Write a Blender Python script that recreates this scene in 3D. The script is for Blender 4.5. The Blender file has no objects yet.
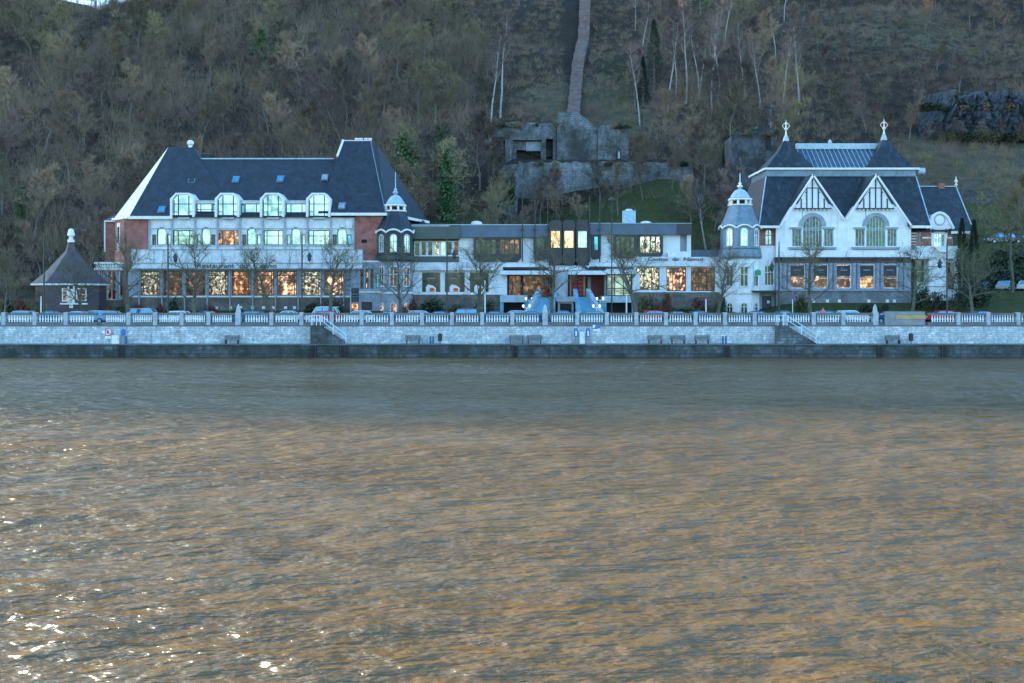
import bpy, math, random
from mathutils import Vector, Matrix
import numpy as np
R = math.radians
random.seed(7); rng = np.random.default_rng(7)
scene = bpy.context.scene
COL = scene.collection
F = 1035.0; CAMZ = 6.5; HY = 299.0
def X(px, D): return (px-512.0)/F*D
def Z(py, D): return CAMZ+(HY-py)/F*D
ORG = {}
# ---------------------------------------------------------------- materials
def nodes(name):
    m = bpy.data.materials.new(name); m.use_nodes = True
    nt = m.node_tree; b = nt.nodes['Principled BSDF']
    return m, nt, b
def L(nt, a, b): nt.links.new(a, b)
def mixc(nt, fac, a, b, mode='MIX'):
    n = nt.nodes.new('ShaderNodeMix'); n.data_type = 'RGBA'; n.blend_type = mode
    for s, v in ((0, fac), (6, a), (7, b)):
        if hasattr(v, 'is_linked') or hasattr(v, 'links'): L(nt, v, n.inputs[s])
        elif s == 0: n.inputs[0].default_value = v
        else: n.inputs[s].default_value = (*v, 1) if len(v) == 3 else v
    return n.outputs[2]
def noise(nt, vec, scale, detail=5, rough=.6):
    n = nt.nodes.new('ShaderNodeTexNoise'); n.inputs['Scale'].default_value = scale
    n.inputs['Detail'].default_value = detail; n.inputs['Roughness'].default_value = rough
    L(nt, vec, n.inputs['Vector']); return n.outputs['Fac']
def ramp(nt, fac, a, b, ca=(0,0,0), cb=(1,1,1)):
    r = nt.nodes.new('ShaderNodeValToRGB'); r.color_ramp.elements[0].position = a; r.color_ramp.elements[1].position = b
    r.color_ramp.elements[0].color = (*ca, 1); r.color_ramp.elements[1].color = (*cb, 1)
    L(nt, fac, r.inputs[0]); return r.outputs[0]
def mapping(nt, scale=(1,1,1), rot=(0,0,0)):
    g = nt.nodes.new('ShaderNodeNewGeometry'); m = nt.nodes.new('ShaderNodeMapping')
    m.inputs['Scale'].default_value = scale; m.inputs['Rotation'].default_value = rot
    L(nt, g.outputs['Position'], m.inputs['Vector']); return m.outputs['Vector']
def bump(nt, b, h, strength, dist=.05):
    n = nt.nodes.new('ShaderNodeBump'); n.inputs['Strength'].default_value = strength; n.inputs['Distance'].default_value = dist
    L(nt, h, n.inputs['Height']); L(nt, n.outputs[0], b.inputs['Normal'])
def mat(name, c1, c2=None, scale=1.5, rough=.8, bmp=.3, streak=0, sc=(.05,.05,.05), metallic=0, spec=.5, lo=.35, hi=.65):
    m, nt, b = nodes(name)
    v = mapping(nt)
    nz = noise(nt, v, scale, 7, .65)
    c2 = c2 or tuple(x*.7 for x in c1)
    col = mixc(nt, ramp(nt, nz, lo, hi), c1, c2)
    if streak:
        vs = mapping(nt, (1.6, 1.6, .13)); s1 = ramp(nt, noise(nt, vs, 1.3, 6, .7), .52, .75)
        vb = ramp(nt, noise(nt, mapping(nt), .35, 4), .4, .65)
        mu = nt.nodes.new('ShaderNodeMath'); mu.operation = 'MULTIPLY'; L(nt, s1, mu.inputs[0]); L(nt, vb, mu.inputs[1])
        m2 = nt.nodes.new('ShaderNodeMath'); m2.operation = 'MULTIPLY'; L(nt, mu.outputs[0], m2.inputs[0]); m2.inputs[1].default_value = streak
        col = mixc(nt, m2.outputs[0], col, sc)
    L(nt, col, b.inputs['Base Color']); b.inputs['Roughness'].default_value = rough
    b.inputs['Metallic'].default_value = metallic; b.inputs['Specular IOR Level'].default_value = spec
    if bmp: bump(nt, b, noise(nt, v, scale*6, 4), bmp, .04)
    return m
def brickmat(name, c1, c2, mortar, bw=.24, rh=.075, msize=.012, streak=.5, sc=(.05,.06,.06), rough=.85, offs=.5):
    m, nt, b = nodes(name)
    g = nt.nodes.new('ShaderNodeNewGeometry'); sx = nt.nodes.new('ShaderNodeSeparateXYZ'); L(nt, g.outputs['Position'], sx.inputs[0])
    ad = nt.nodes.new('ShaderNodeMath'); ad.operation = 'ADD'; L(nt, sx.outputs[0], ad.inputs[0]); L(nt, sx.outputs[1], ad.inputs[1])
    cb = nt.nodes.new('ShaderNodeCombineXYZ'); L(nt, ad.outputs[0], cb.inputs[0]); L(nt, sx.outputs[2], cb.inputs[1])
    br = nt.nodes.new('ShaderNodeTexBrick'); L(nt, cb.outputs[0], br.inputs['Vector'])
    br.inputs['Color1'].default_value = (*c1, 1); br.inputs['Color2'].default_value = (*c2, 1); br.inputs['Mortar'].default_value = (*mortar, 1)
    br.inputs['Scale'].default_value = 1; br.inputs['Mortar Size'].default_value = msize; br.inputs['Brick Width'].default_value = bw
    br.inputs['Row Height'].default_value = rh; br.offset = offs; br.inputs['Bias'].default_value = -.1
    col = br.outputs['Color']
    nz = ramp(nt, noise(nt, mapping(nt), .9, 7, .7), .38, .68)
    col = mixc(nt, nz, col, tuple(x*.55 for x in c2))
    if streak:
        vs = mapping(nt, (1.2, 1.2, .25)); s1 = ramp(nt, noise(nt, vs, 1.1, 6, .75), .5, .72)
        mu = nt.nodes.new('ShaderNodeMath'); mu.operation = 'MULTIPLY'; L(nt, s1, mu.inputs[0]); mu.inputs[1].default_value = streak
        col = mixc(nt, mu.outputs[0], col, sc)
    L(nt, col, b.inputs['Base Color']); b.inputs['Roughness'].default_value = rough
    bump(nt, b, br.outputs['Fac'], -.4, .02)
    return m
def glass(name, base, metallic=.85, rough=.06, dark=None, dscale=1.2, emis=None, lo=.42, hi=.58, estr=0, e2=None, stretch=(1,1,1)):
    m, nt, b = nodes(name)
    v = mapping(nt, stretch); nz = ramp(nt, noise(nt, v, dscale, 6, .7), lo, hi)
    col = mixc(nt, nz, base, dark or tuple(x*.8 for x in base))
    L(nt, col, b.inputs['Base Color']); b.inputs['Metallic'].default_value = metallic; b.inputs['Roughness'].default_value = rough
    if emis:
        n2 = ramp(nt, noise(nt, v, dscale*1.35, 5, .72), .37, .49)
        ec = mixc(nt, n2, emis, e2 or tuple(x*.15 for x in emis))
        L(nt, ec, b.inputs['Emission Color']); b.inputs['Emission Strength'].default_value = estr
    bump(nt, b, noise(nt, mapping(nt), 2.5, 2), .06, .05)
    return m
M = {}
M['concrete'] = mat('pale concrete', (.72,.73,.74), (.50,.52,.55), 1.2, .85, .2, .75, (.07,.075,.08))
M['concrete_dark'] = mat('grey concrete', (.40,.42,.45), (.26,.28,.31), 1.2, .85, .2, .7, (.06,.06,.07))
M['white'] = mat('white render', (.82,.83,.84), (.66,.68,.71), .9, .8, .15, .55, (.16,.17,.18))
M['trim'] = mat('white painted trim', (.80,.79,.76), (.66,.65,.63), 2, .6, .1)
M['redbrick'] = brickmat('pink red brick', (.44,.13,.10), (.36,.10,.08), (.30,.2,.18), streak=.35, sc=(.12,.06,.05))
M['stonewall'] = brickmat('grey brown rubble stone', (.20,.17,.145), (.13,.11,.10), (.22,.2,.18), .5, .22, .02, .5, (.05,.045,.04))
M['ashlar'] = brickmat('pale limestone quay masonry', (.80,.81,.82), (.56,.58,.60), (.22,.25,.26), 1.1, .24, .018, .75, (.16,.20,.21))
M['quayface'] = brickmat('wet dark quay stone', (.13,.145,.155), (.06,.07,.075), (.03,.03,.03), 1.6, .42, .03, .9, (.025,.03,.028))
M['ruin'] = brickmat('old fortress stone', (.27,.28,.30), (.18,.19,.21), (.12,.13,.14), .9, .35, .05, 1.0, (.045,.05,.05))
def patchy(k, dark, s1, lo, hi):      # big dark patches, growth and broken stone over a masonry material
    m = M[k]; nt = m.node_tree; b = nt.nodes['Principled BSDF']; src = b.inputs['Base Color'].links[0].from_socket
    n1 = ramp(nt, noise(nt, mapping(nt), s1, 9, .72), lo, hi); n2 = ramp(nt, noise(nt, mapping(nt), s1*7, 6, .7), .38, .62, (.72,.72,.72), (1.2,1.2,1.2))
    c = mixc(nt, n1, src, dark); L(nt, mixc(nt, 1.0, c, n2, 'MULTIPLY'), b.inputs['Base Color'])
patchy('ruin', (.045,.045,.04), .16, .42, .58)
M['ruindark'] = mat('dark tower stone', (.11,.12,.14), (.06,.065,.075), .5, .95, .6, .9, (.03,.035,.035))
M['ruinpale'] = brickmat('pale fortress stone', (.34,.36,.38), (.24,.255,.275), (.17,.18,.19), .9, .35, .05, .9, (.06,.06,.055))
patchy('ruinpale', (.07,.065,.055), .16, .45, .62)
patchy('ruindark', (.03,.032,.03), .3, .42, .56)
M['rampstone'] = brickmat('weathered red brown stone', (.27,.15,.11), (.15,.09,.07), (.15,.10,.085), .5, .3, .03, .6, (.04,.05,.03))
M['slate'] = brickmat('blue black slate', (.025,.040,.062), (.012,.020,.031), (.008,.012,.018), .5, .36, .02, .55, (.04,.055,.07), .5)
M['slate2'] = brickmat('worn slate', (.026,.040,.055), (.010,.017,.024), (.006,.010,.014), .5, .36, .02, .8, (.065,.09,.105), .5)
M['slatebrown'] = mat('brownish slate', (.085,.062,.072), (.045,.038,.045), 1.4, .6, .3, .5, (.04,.04,.045))
M['zinc'] = mat('blue grey zinc', (.20,.27,.33), (.11,.16,.21), 1.8, .5, .2, .5, (.05,.07,.09), .2)
M['zinclight'] = mat('pale weathered zinc', (.42,.55,.62), (.28,.38,.45), 2.0, .5, .2, .5, (.1,.15,.2))
M['facet_sheen'] = mat('pale lead roof facet', (.74,.70,.64), (.60,.57,.53), .8, .5, .1, .3, (.4,.38,.36))  # slate facet whose sky reflection is put into the colour as a pale tone
M['greenfascia'] = mat('dark green metal fascia', (.05,.075,.07), (.035,.055,.055), .8, .4, .05)
M['bluefascia'] = mat('slate blue fascia', (.085,.125,.175), (.06,.09,.13), .8, .5, .05, .4, (.05,.07,.09))
M['brownmetal'] = mat('dark brown panels', (.04,.034,.037), (.026,.022,.025), 2, .5, .1)
M['blackmetal'] = mat('black painted iron', (.016,.018,.022), (.025,.028,.03), 3, .45, .05)
M['redwall'] = mat('deep red wall', (.20,.035,.03), (.13,.025,.022), 1.5, .7, .1)
M['reddoor'] = mat('bright red door paint', (.50,.02,.03), (.38,.015,.02), 2, .4, .05)
M['darkdoor'] = mat('dark plum door', (.075,.06,.075), (.05,.04,.05), 3, .6, .1)
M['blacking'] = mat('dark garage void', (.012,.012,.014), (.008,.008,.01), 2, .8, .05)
M['gold'] = mat('gilded metal', (.82,.78,.66), (.62,.56,.44), 4, .45, .2, metallic=.15)
patchy('quayface', (.022,.03,.022), .5, .45, .62)
patchy('ashlar', (.40,.45,.47), .45, .46, .62)
M['stonegrey'] = mat('blue grey cut stone', (.33,.37,.42), (.22,.25,.30), 1.6, .8, .25, .7, (.07,.085,.10))
M['stonepale'] = mat('balustrade limestone', (.46,.48,.50), (.30,.32,.345), 1.6, .8, .3, .6, (.07,.08,.08))
M['baluster'] = mat('pale balusters', (.85,.86,.87), (.70,.72,.74), 3, .8, .1)
M['balgrey'] = mat('weathered limestone rail', (.17,.17,.18), (.10,.105,.115), 1.2, .8, .3, .5, (.05,.055,.06))
M['timber'] = mat('dark timber', (.028,.034,.05), (.018,.022,.034), 3, .6, .2)
M['bluestair'] = mat('blue painted concrete', (.20,.46,.60), (.13,.33,.46), 1.1, .6, .15, .5, (.05,.12,.18))
M['asphalt'] = mat('asphalt', (.055,.056,.06), (.04,.04,.043), 2, .85, .3)
M['paving'] = mat('grey paving', (.20,.21,.225), (.13,.14,.15), .7, .8, .3, .3, (.07,.075,.08))
M['orangeboard'] = mat('ochre boarding', (.50,.33,.14), (.40,.26,.11), 1.5, .7, .1)
M['greyboard'] = mat('weathered grey boarding', (.27,.27,.28), (.2,.2,.21), 1.5, .7, .1)
M['bluepaint'] = mat('bright blue paint', (.02,.17,.48), (.015,.12,.38), 2, .4, .05)
M['tealpaint'] = mat('teal blue paint', (.02,.13,.24), (.015,.10,.19), 2, .5, .05)
M['whitepaint'] = mat('white paint', (.82,.83,.82), (.74,.75,.75), 2, .45, .05)
M['railblue'] = mat('pale blue painted railing', (.62,.78,.84), (.5,.68,.75), 2, .45, .05)
M['redpaint'] = mat('red sign paint', (.62,.03,.07), (.52,.025,.05), 2, .5, 0)
M['greenpaint'] = mat('green banner cloth', (.02,.34,.16), (.02,.27,.12), 2, .6, 0)
M['signdark'] = mat('dark sign enamel', (.014,.02,.035), (.01,.015,.025), 2, .4, 0)
M['benchwood'] = mat('dark weathered bench timber', (.17,.19,.20), (.11,.125,.135), 3, .8, .2)
M['posterorange'] = mat('orange poster print', (.75,.16,.03), (.6,.08,.02), 3, .5, 0)
M['posterpink'] = mat('pink lettering', (.75,.35,.32), (.6,.28,.26), 3, .5, 0)
M['redbrick2'] = brickmat('bright red brick', (.50,.12,.075), (.42,.09,.06), (.4,.3,.27), streak=.2, sc=(.15,.05,.04))
M['stonewall2'] = brickmat('grey ashlar plinth', (.27,.28,.30), (.19,.20,.22), (.14,.14,.15), .7, .3, .02, .5, (.06,.065,.07))
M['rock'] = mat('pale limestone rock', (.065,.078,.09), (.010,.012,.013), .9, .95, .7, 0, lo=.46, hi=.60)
def vary(k):       # each tree its own tone
    m = M[k]; nt = m.node_tree; b = nt.nodes['Principled BSDF']; src = b.inputs['Base Color'].links[0].from_socket
    oi = nt.nodes.new('ShaderNodeObjectInfo'); r = ramp(nt, oi.outputs['Random'], 0, 1, (.4,.4,.42), (1.7,1.6,1.45))
    L(nt, mixc(nt, 1.0, src, r, 'MULTIPLY'), b.inputs['Base Color'])
M['g_pale'] = glass('pale mint curtained glass', (.52,.58,.60), .8, .08, (.27,.35,.37), .5)
M['g_sky'] = glass('sky reflecting glass', (.45,.58,.60), .85, .05, (.16,.24,.25), 1.2)
M['g_blue'] = glass('blue tinted glass', (.10,.42,.62), .7, .08)
M['g_dark'] = glass('dark glass', (.05,.06,.07), .5, .05)
M['g_mid'] = glass('greenish dark glass', (.075,.085,.08), .6, .06, (.02,.025,.022), 1.6)
M['g_stain'] = glass('green and grey leaded glass', (.08,.115,.075), .5, .1, (.03,.06,.05), 2.6)
M['g_warm'] = glass('warm glass with painted glow', (.16,.12,.11), .6, .06, (.05,.035,.03), 1.1, (1.0,.55,.33), .42, .50, .42, (.03,.012,.01), (1,1,.8))  # mottled emission paints warm reflections into the panes as a glow
M['g_brown'] = glass('brown glass with painted glow', (.10,.07,.06), .6, .06, (.03,.025,.022), 1.2, (.62,.28,.15), .40, .50, .15, (.03,.012,.01), (1,1,.8))  # dim painted glow, stands for brown reflections on the glass
M['g_orange'] = glass('orange glass with painted glow', (.18,.12,.09), .5, .06, (.06,.035,.03), 1.2, (1.0,.44,.17), .42, .52, .36, (.05,.015,.01), (1,1,.8))  # glow pattern painted for lamplit rooms and orange reflections together
M['g_tree'] = glass('glass with painted tree reflections', (.50,.46,.42), .7, .06, (.04,.03,.025), 1.7, (1.0,.80,.62), .44, .50, .28, (.02,.012,.01), (1.3,1,1))  # reflected trees and bright background painted as emissive noise
M['g_glow'] = glass('glowing amber glass', (.8,.7,.5), .4, .1, (.5,.3,.1), 2.2, (1.0,.80,.52), .4, .6, .42, (.62,.28,.09), (1,1,.5))  # amber brightness painted in as emission, no lamp behind the pane
M['lampglass'] = glass('frosted lamp globe', (.9,.9,.86), 0, .4, None, 1, (1,.97,.88), .4, .6, .28, (1,.97,.88))
M['roofglass'] = glass('patent roof glazing', (.09,.15,.20), .45, .15, (.05,.09,.13), 1.5)
M['foliage_dark'] = mat('dark evergreen leaves', (.018,.032,.016), (.035,.055,.022), 5, .7, 0)
M['grassblade'] = mat('winter grass blades', (.06,.115,.028), (.04,.075,.02), .5, .8, 0)
M['foliage'] = mat('green bush leaves', (.04,.07,.022), (.06,.085,.03), 5, .7, 0)
M['ivy'] = mat('ivy leaves', (.06,.125,.035), (.03,.07,.025), 3, .6, 0)
M['redtwig'] = mat('russet shrub leaves', (.17,.055,.04), (.10,.04,.032), 4, .8, 0)
M['ochretwig'] = mat('yellow brown shrub leaves', (.13,.11,.04), (.09,.08,.035), 4, .8, 0)
M['bark'] = mat('grey brown bark', (.19,.17,.14), (.12,.105,.09), 2, .9, .3)
M['barkpale'] = mat('pale birch bark', (.42,.40,.37), (.25,.23,.22), 2, .8, .3)
M['barkplane'] = mat('mossy plane bark', (.13,.12,.085), (.07,.07,.05), 2, .9, .3)
M['twig_brown'] = mat('brown winter twigs', (.26,.185,.13), (.12,.088,.066), .06, .9, 0)
M['twig_olive'] = mat('olive winter twigs', (.235,.195,.115), (.12,.10,.062), .06, .9, 0)
M['twig_purple'] = mat('plum grey winter twigs', (.21,.145,.14), (.09,.062,.062), .06, .9, 0)
M['twig_street'] = mat('yellow green plane twigs', (.16,.15,.075), (.09,.085,.05), 2, .9, 0)
for k_ in ('twig_brown','twig_olive','twig_purple'): vary(k_)
# ---------------------------------------------------------------- mesh builder
class MB:
    def __init__(s): s.v = []; s.f = []; s.mi = []; s.cur = 0; s.parts = []
    def add(s, vs, fs):
        o = len(s.v); s.v += [tuple(v) for v in vs]; s.parts.append((o, len(s.f), len(vs), len(fs)))
        for f in fs: s.f.append([o+i for i in f]); s.mi.append(s.cur)
        return s
    def box(s, x0, x1, y0, y1, z0, z1):
        if x0 > x1: x0, x1 = x1, x0
        if z0 > z1: z0, z1 = z1, z0
        return s.add([(x0,y0,z0),(x1,y0,z0),(x1,y1,z0),(x0,y1,z0),(x0,y0,z1),(x1,y0,z1),(x1,y1,z1),(x0,y1,z1)],
              [(0,3,2,1),(4,5,6,7),(0,1,5,4),(1,2,6,5),(2,3,7,6),(3,0,4,7)])
    def pbox(s, px0, py0, px1, py1, D, depth=.3, Dref=None):
        Dr = Dref or D
        return s.box(X(px0,Dr), X(px1,Dr), D, D+depth, Z(py1,Dr), Z(py0,Dr))
    def prism(s, pts, y0, y1):            # pts in (x,z), extruded along y
        n = len(pts)
        a = sum(pts[i][0]*pts[(i+1)%n][1]-pts[(i+1)%n][0]*pts[i][1] for i in range(n))
        if a < 0: pts = pts[::-1]
        vs = [(x,y0,z) for x,z in pts]+[(x,y1,z) for x,z in pts]
        fs = [tuple(range(n)), tuple(range(2*n-1, n-1, -1))]+[(i, i+n, (i+1)%n+n, (i+1)%n) for i in range(n)]
        return s.add(vs, fs)
    def vprism(s, pts, z0, z1):           # footprint (x,y) extruded up
        n = len(pts)
        a = sum(pts[i][0]*pts[(i+1)%n][1]-pts[(i+1)%n][0]*pts[i][1] for i in range(n))
        if a < 0: pts = pts[::-1]
        vs = [(x,y,z0) for x,y in pts]+[(x,y,z1) for x,y in pts]
        return s.add(vs, [tuple(range(n-1,-1,-1)), tuple(range(n,2*n))]+[(i,(i+1)%n,(i+1)%n+n,i+n) for i in range(n)])
    def tube(s, a, b, r0, r1=None, n=8):
        a = Vector(a); b = Vector(b); r1 = r0 if r1 is None else r1
        d = (b-a).normalized(); u = d.orthogonal().normalized(); w = d.cross(u)
        vs = []
        for p, r in ((a, r0), (b, r1)):
            for k in range(n):
                t = 2*math.pi*k/n; vs.append(p+(u*math.cos(t)+w*math.sin(t))*r)
        return s.add(vs, [(k,(k+1)%n,(k+1)%n+n,k+n) for k in range(n)]+[tuple(range(n-1,-1,-1)), tuple(range(n,2*n))])
    def bar(s, a, b, w, d=None):          # square bar between two points
        return s.tube(a, b, w*.7, n=4)
    def lathe(s, cx, cy, prof, n=12, rot=0, sy=1):   # prof: (radius, z)
        vs = []
        for r, z in prof:
            for k in range(n):
                t = 2*math.pi*(k+rot)/n; vs.append((cx+r*math.cos(t), cy+sy*r*math.sin(t), z))
        m = len(prof)
        fs = [(j*n+k, j*n+(k+1)%n, (j+1)*n+(k+1)%n, (j+1)*n+k) for j in range(m-1) for k in range(n)]
        fs += [tuple(range(n-1,-1,-1)), tuple(range((m-1)*n, m*n))]
        return s.add(vs, fs)
    def wall(s, px0, py0, px1, py1, D, depth, holes):
        xs = sorted({px0, px1}|{h[i] for h in holes for i in (0,2) if px0 < h[i] < px1})
        zs = sorted({py0, py1}|{h[i] for h in holes for i in (1,3) if py0 < h[i] < py1})
        for j in range(len(zs)-1):
            st = None
            for i in range(len(xs)):
                solid = False
                if i < len(xs)-1:
                    cx = (xs[i]+xs[i+1])/2; cy = (zs[j]+zs[j+1])/2
                    solid = not any(h[0] < cx < h[2] and h[1] < cy < h[3] for h in holes)
                if solid and st is None: st = xs[i]
                if not solid and st is not None:
                    s.pbox(st, zs[j], xs[i], zs[j+1], D, depth); st = None
        return s
    def archfill(s, px0, px1, pytop, D, depth, n=8):
        x0, x1 = X(px0,D), X(px1,D); zt = Z(pytop,D); r = (x1-x0)/2; cx = (x0+x1)/2
        for sgn in (-1, 1):
            pts = [(cx+sgn*r, zt)]+[(cx+sgn*r*math.cos(t), zt-r+r*math.sin(t)) for t in [math.pi/2*k/n for k in range(n+1)]]
            s.prism(pts, D, D+depth)
        return s
    def each(s, name, m, parent):          # every added piece becomes an object of its own
        for o, f, nv, nf in s.parts:
            p = MB(); p.v = s.v[o:o+nv]; p.f = [[i-o for i in q] for q in s.f[f:f+nf]]; p.mi = s.mi[f:f+nf]; p.build(name, m, parent)
    def build(s, name, m, parent=None, smooth=False):
        me = bpy.data.meshes.new(name)
        o = bpy.data.objects.new(name, me)
        og = ORG.get(parent.name, (0,0,0)) if parent else None
        if parent is None:
            xs = [v[0] for v in s.v]; ys = [v[1] for v in s.v]; zs = [v[2] for v in s.v]
            og = ((min(xs)+max(xs))/2, (min(ys)+max(ys))/2, min(zs)); o.location = og
        me.from_pydata([(v[0]-og[0], v[1]-og[1], v[2]-og[2]) for v in s.v], [], s.f)
        for k in (m if isinstance(m, (list, tuple)) else [m]): me.materials.append(M[k] if isinstance(k, str) else k)
        if len(me.materials) > 1: me.polygons.foreach_set('material_index', s.mi)
        if smooth: me.polygons.foreach_set('use_smooth', [True]*len(me.polygons))
        me.update(); COL.objects.link(o); o.parent = parent
        ORG[o.name] = og
        return o
def tag(o, label, cat, group=None):
    o['label'] = label; o['category'] = cat
    if group: o['group'] = group
    return o
def struct(o, kind='structure'): o['kind'] = kind; return o
def thing(name, label, cat, loc, group=None):
    o = bpy.data.objects.new(name, None); o.location = loc; o.empty_display_size = .3
    COL.objects.link(o); ORG[o.name] = tuple(loc); return tag(o, label, cat, group)
KIDS = {}
def copy_tree(o, parent=None):
    c = o.copy(); COL.objects.link(c); c.parent = parent
    for ch in [q for q in bpy.data.objects if q.parent == o]: copy_tree(ch, c)
    return c
def dup(root, kids, loc, rz=0, sc=1, label=None, group=None):
    r = root.copy(); COL.objects.link(r); r.location = loc; r.rotation_euler = (0,0,rz)
    r.scale = (sc,)*3 if not isinstance(sc, tuple) else sc
    if label: r['label'] = label
    if group: r['group'] = group
    out = []
    for ch, subs in kids:
        c = ch.copy(); COL.objects.link(c); c.parent = r; out.append(c)
        for g in subs:
            d = g.copy(); COL.objects.link(d); d.parent = c; out.append(d)
    return r, out
def kids_of(root):
    return [(c, [g for g in bpy.data.objects if g.parent == c]) for c in bpy.data.objects if c.parent == root]
def window(parent, px0, py0, px1, py1, D, g='g_pale', fr='blackmetal', cols=(), rows=(), arch=False, w=.09, rec=.16, label=None, name='window', sill=None):
    """cols / rows: fractions where mullions / transoms stand"""
    x0, x1, z0, z1 = X(px0,D), X(px1,D), Z(py1,D), Z(py0,D)
    y = D+rec; m = MB(); gl = MB(); cx = (x0+x1)/2; r = (x1-x0)/2
    if arch:
        zc = z1-r; n = 10
        arc = [(cx-r*math.cos(math.pi*k/n), zc+r*math.sin(math.pi*k/n)) for k in range(n+1)]
        arci = [(cx-(r-w)*math.cos(math.pi*k/n), zc+(r-w)*math.sin(math.pi*k/n)) for k in range(n+1)]
        for k in range(n): m.prism([arc[k], arc[k+1], arci[k+1], arci[k]], y-.05, y+.03)
        m.box(x0, x0+w, y-.05, y+.03, z0+w, zc); m.box(x1-w, x1, y-.05, y+.03, z0+w, zc); m.box(x0, x1, y-.05, y+.03, z0, z0+w)
        gl.prism([(x0+.02,z0+.02),(x1-.02,z0+.02)]+[(cx+(r-.02)*math.cos(math.pi*k/n), zc+(r-.02)*math.sin(math.pi*k/n)) for k in range(n+1)], y+.035, y+.06)
    else:
        m.box(x0, x1, y-.05, y+.03, z0, z0+w); m.box(x0, x1, y-.05, y+.03, z1-w, z1)
        m.box(x0, x0+w, y-.05, y+.03, z0+w, z1-w); m.box(x1-w, x1, y-.05, y+.03, z0+w, z1-w)
        gl.box(x0+.02, x1-.02, y+.035, y+.06, z0+.02, z1-.02)
    for c in cols:
        xx = x0+(x1-x0)*c; zt = z1-w
        if arch: zt = zc+math.sqrt(max(0, r*r-(xx-cx)**2))-w*.5
        m.box(xx-w*.45, xx+w*.45, y-.04, y+.02, z0+w, zt)
    for c in rows:
        zz = z0+(z1-z0)*c; ex = 0
        if arch and zz > zc: ex = r-math.sqrt(max(0, r*r-(zz-zc)**2))
        m.box(x0+w*.5+ex, x1-w*.5-ex, y-.043, y+.017, zz-w*.4, zz+w*.4)
    if sill: m.box(x0-.1, x1+.1, D-.12, D+.1, z0-.14, z0-.002)
    o = m.build(name, fr, parent); gl.build('glass', g, o)
    if label: o['label'] = label
    return o
def text(name, s, parent, px, py, D, y, h, m, width=None, depth=.03):
    cu = bpy.data.curves.new('lettering', 'FONT'); cu.body = s; cu.size = h*1.4; cu.extrude = depth; cu.align_x = 'CENTER'; cu.align_y = 'CENTER'
    t = bpy.data.objects.new('lettering_source', cu); COL.objects.link(t)
    bpy.context.view_layer.update()
    me = bpy.data.meshes.new_from_object(t.evaluated_get(bpy.context.evaluated_depsgraph_get()))
    bpy.data.objects.remove(t); bpy.data.curves.remove(cu)
    o = bpy.data.objects.new(name, me); COL.objects.link(o)
    me.materials.clear(); me.materials.append(M[m])
    og = ORG.get(parent.name, (0,0,0)) if parent else (0,0,0)
    o.location = (X(px,D)-og[0], y-og[1], Z(py,D)-og[2]); o.rotation_euler = (math.pi/2,0,0)
    if width:
        w = max(v.co.x for v in me.vertices)-min(v.co.x for v in me.vertices); o.scale = (width/w, 1, 1)
    o.parent = parent
    return o
# ================================================================ setting
def sm(a, b, x):
    t = np.clip((x-a)/(b-a), 0, 1); return t*t*(3-2*t)
_bx = np.array([120,131,137.5,150,160,200,300,340,430,700.])
def gz(x):      # ground height at the foot of the buildings
    return 5.0 - 1.1*sm(-6,-2,x)*(1-sm(15,19,x)) + 1.0*sm(33,37,x)
def vnoise(x, y, s, seed):
    r = np.random.default_rng(seed); out = 0
    for k in range(14):
        a = r.uniform(0, 2*math.pi); f = r.uniform(.5, 1.8)/s; out = out+np.sin((x*math.cos(a)+y*math.sin(a))*f*2*math.pi/2+r.uniform(0,6.3))
    return out/3.7
def height(x, y):
    x = np.asarray(x, float); y = np.asarray(y, float)
    g = gz(x)
    b = np.interp(y, _bx, [3.72,3.78,0,6.5,9,34,95,106,112,118])
    n = 5.0+0*g
    b = np.where(y < 150, np.where(y < 131, 3.72, np.where(y < 137.5, 3.78+(y-131)/6.5*(g-3.78), g+(y-137.5)/12.5*(6.5+(g-5)*.5-g))), b)
    b = np.where((y>=150)&(y<160), (6.5+(g-5)*.5)*(160-y)/10+9*(y-150)/10, b)
    amp = sm(160, 185, y)*1.6
    b = b+amp*vnoise(x, y, 26, 3)+sm(150,170,y)*.35*vnoise(x, y, 6, 5)
    # platform below the upper fortress wall
    inx = sm(-6, 0, x)*(1-sm(33, 37, x))
    plat = 32.3
    b = b*(1-inx*sm(187,191,y)*(1-sm(200,203,y)))+plat*inx*sm(187,191,y)*(1-sm(200,203,y))
    b = b-3.0*inx*sm(168,185,y)*(1-sm(186.5,188,y))*(1-1.9*sm(6,30,x))
    # parking shelf and slope road on the right
    pr = sm(64, 68, x)
    b = b*(1-pr*sm(139,142,y)*(1-sm(154,157,y)))+7.6*pr*sm(139,142,y)*(1-sm(154,157,y))
    b = b*(1-pr*sm(162,163.5,y)*(1-sm(168,170,y)))+15.3*pr*sm(162,163.5,y)*(1-sm(168,170,y))
    # dip in the crest to the left where the sky shows
    b = b-6.5*np.exp(-((x+128)/11)**2)*sm(270,300,y)
    b = b+1.0*sm(-20,60,x)*sm(260,310,y)
    return b
def H(x, y): return float(height(np.array([x]), np.array([y]))[0])
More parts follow.
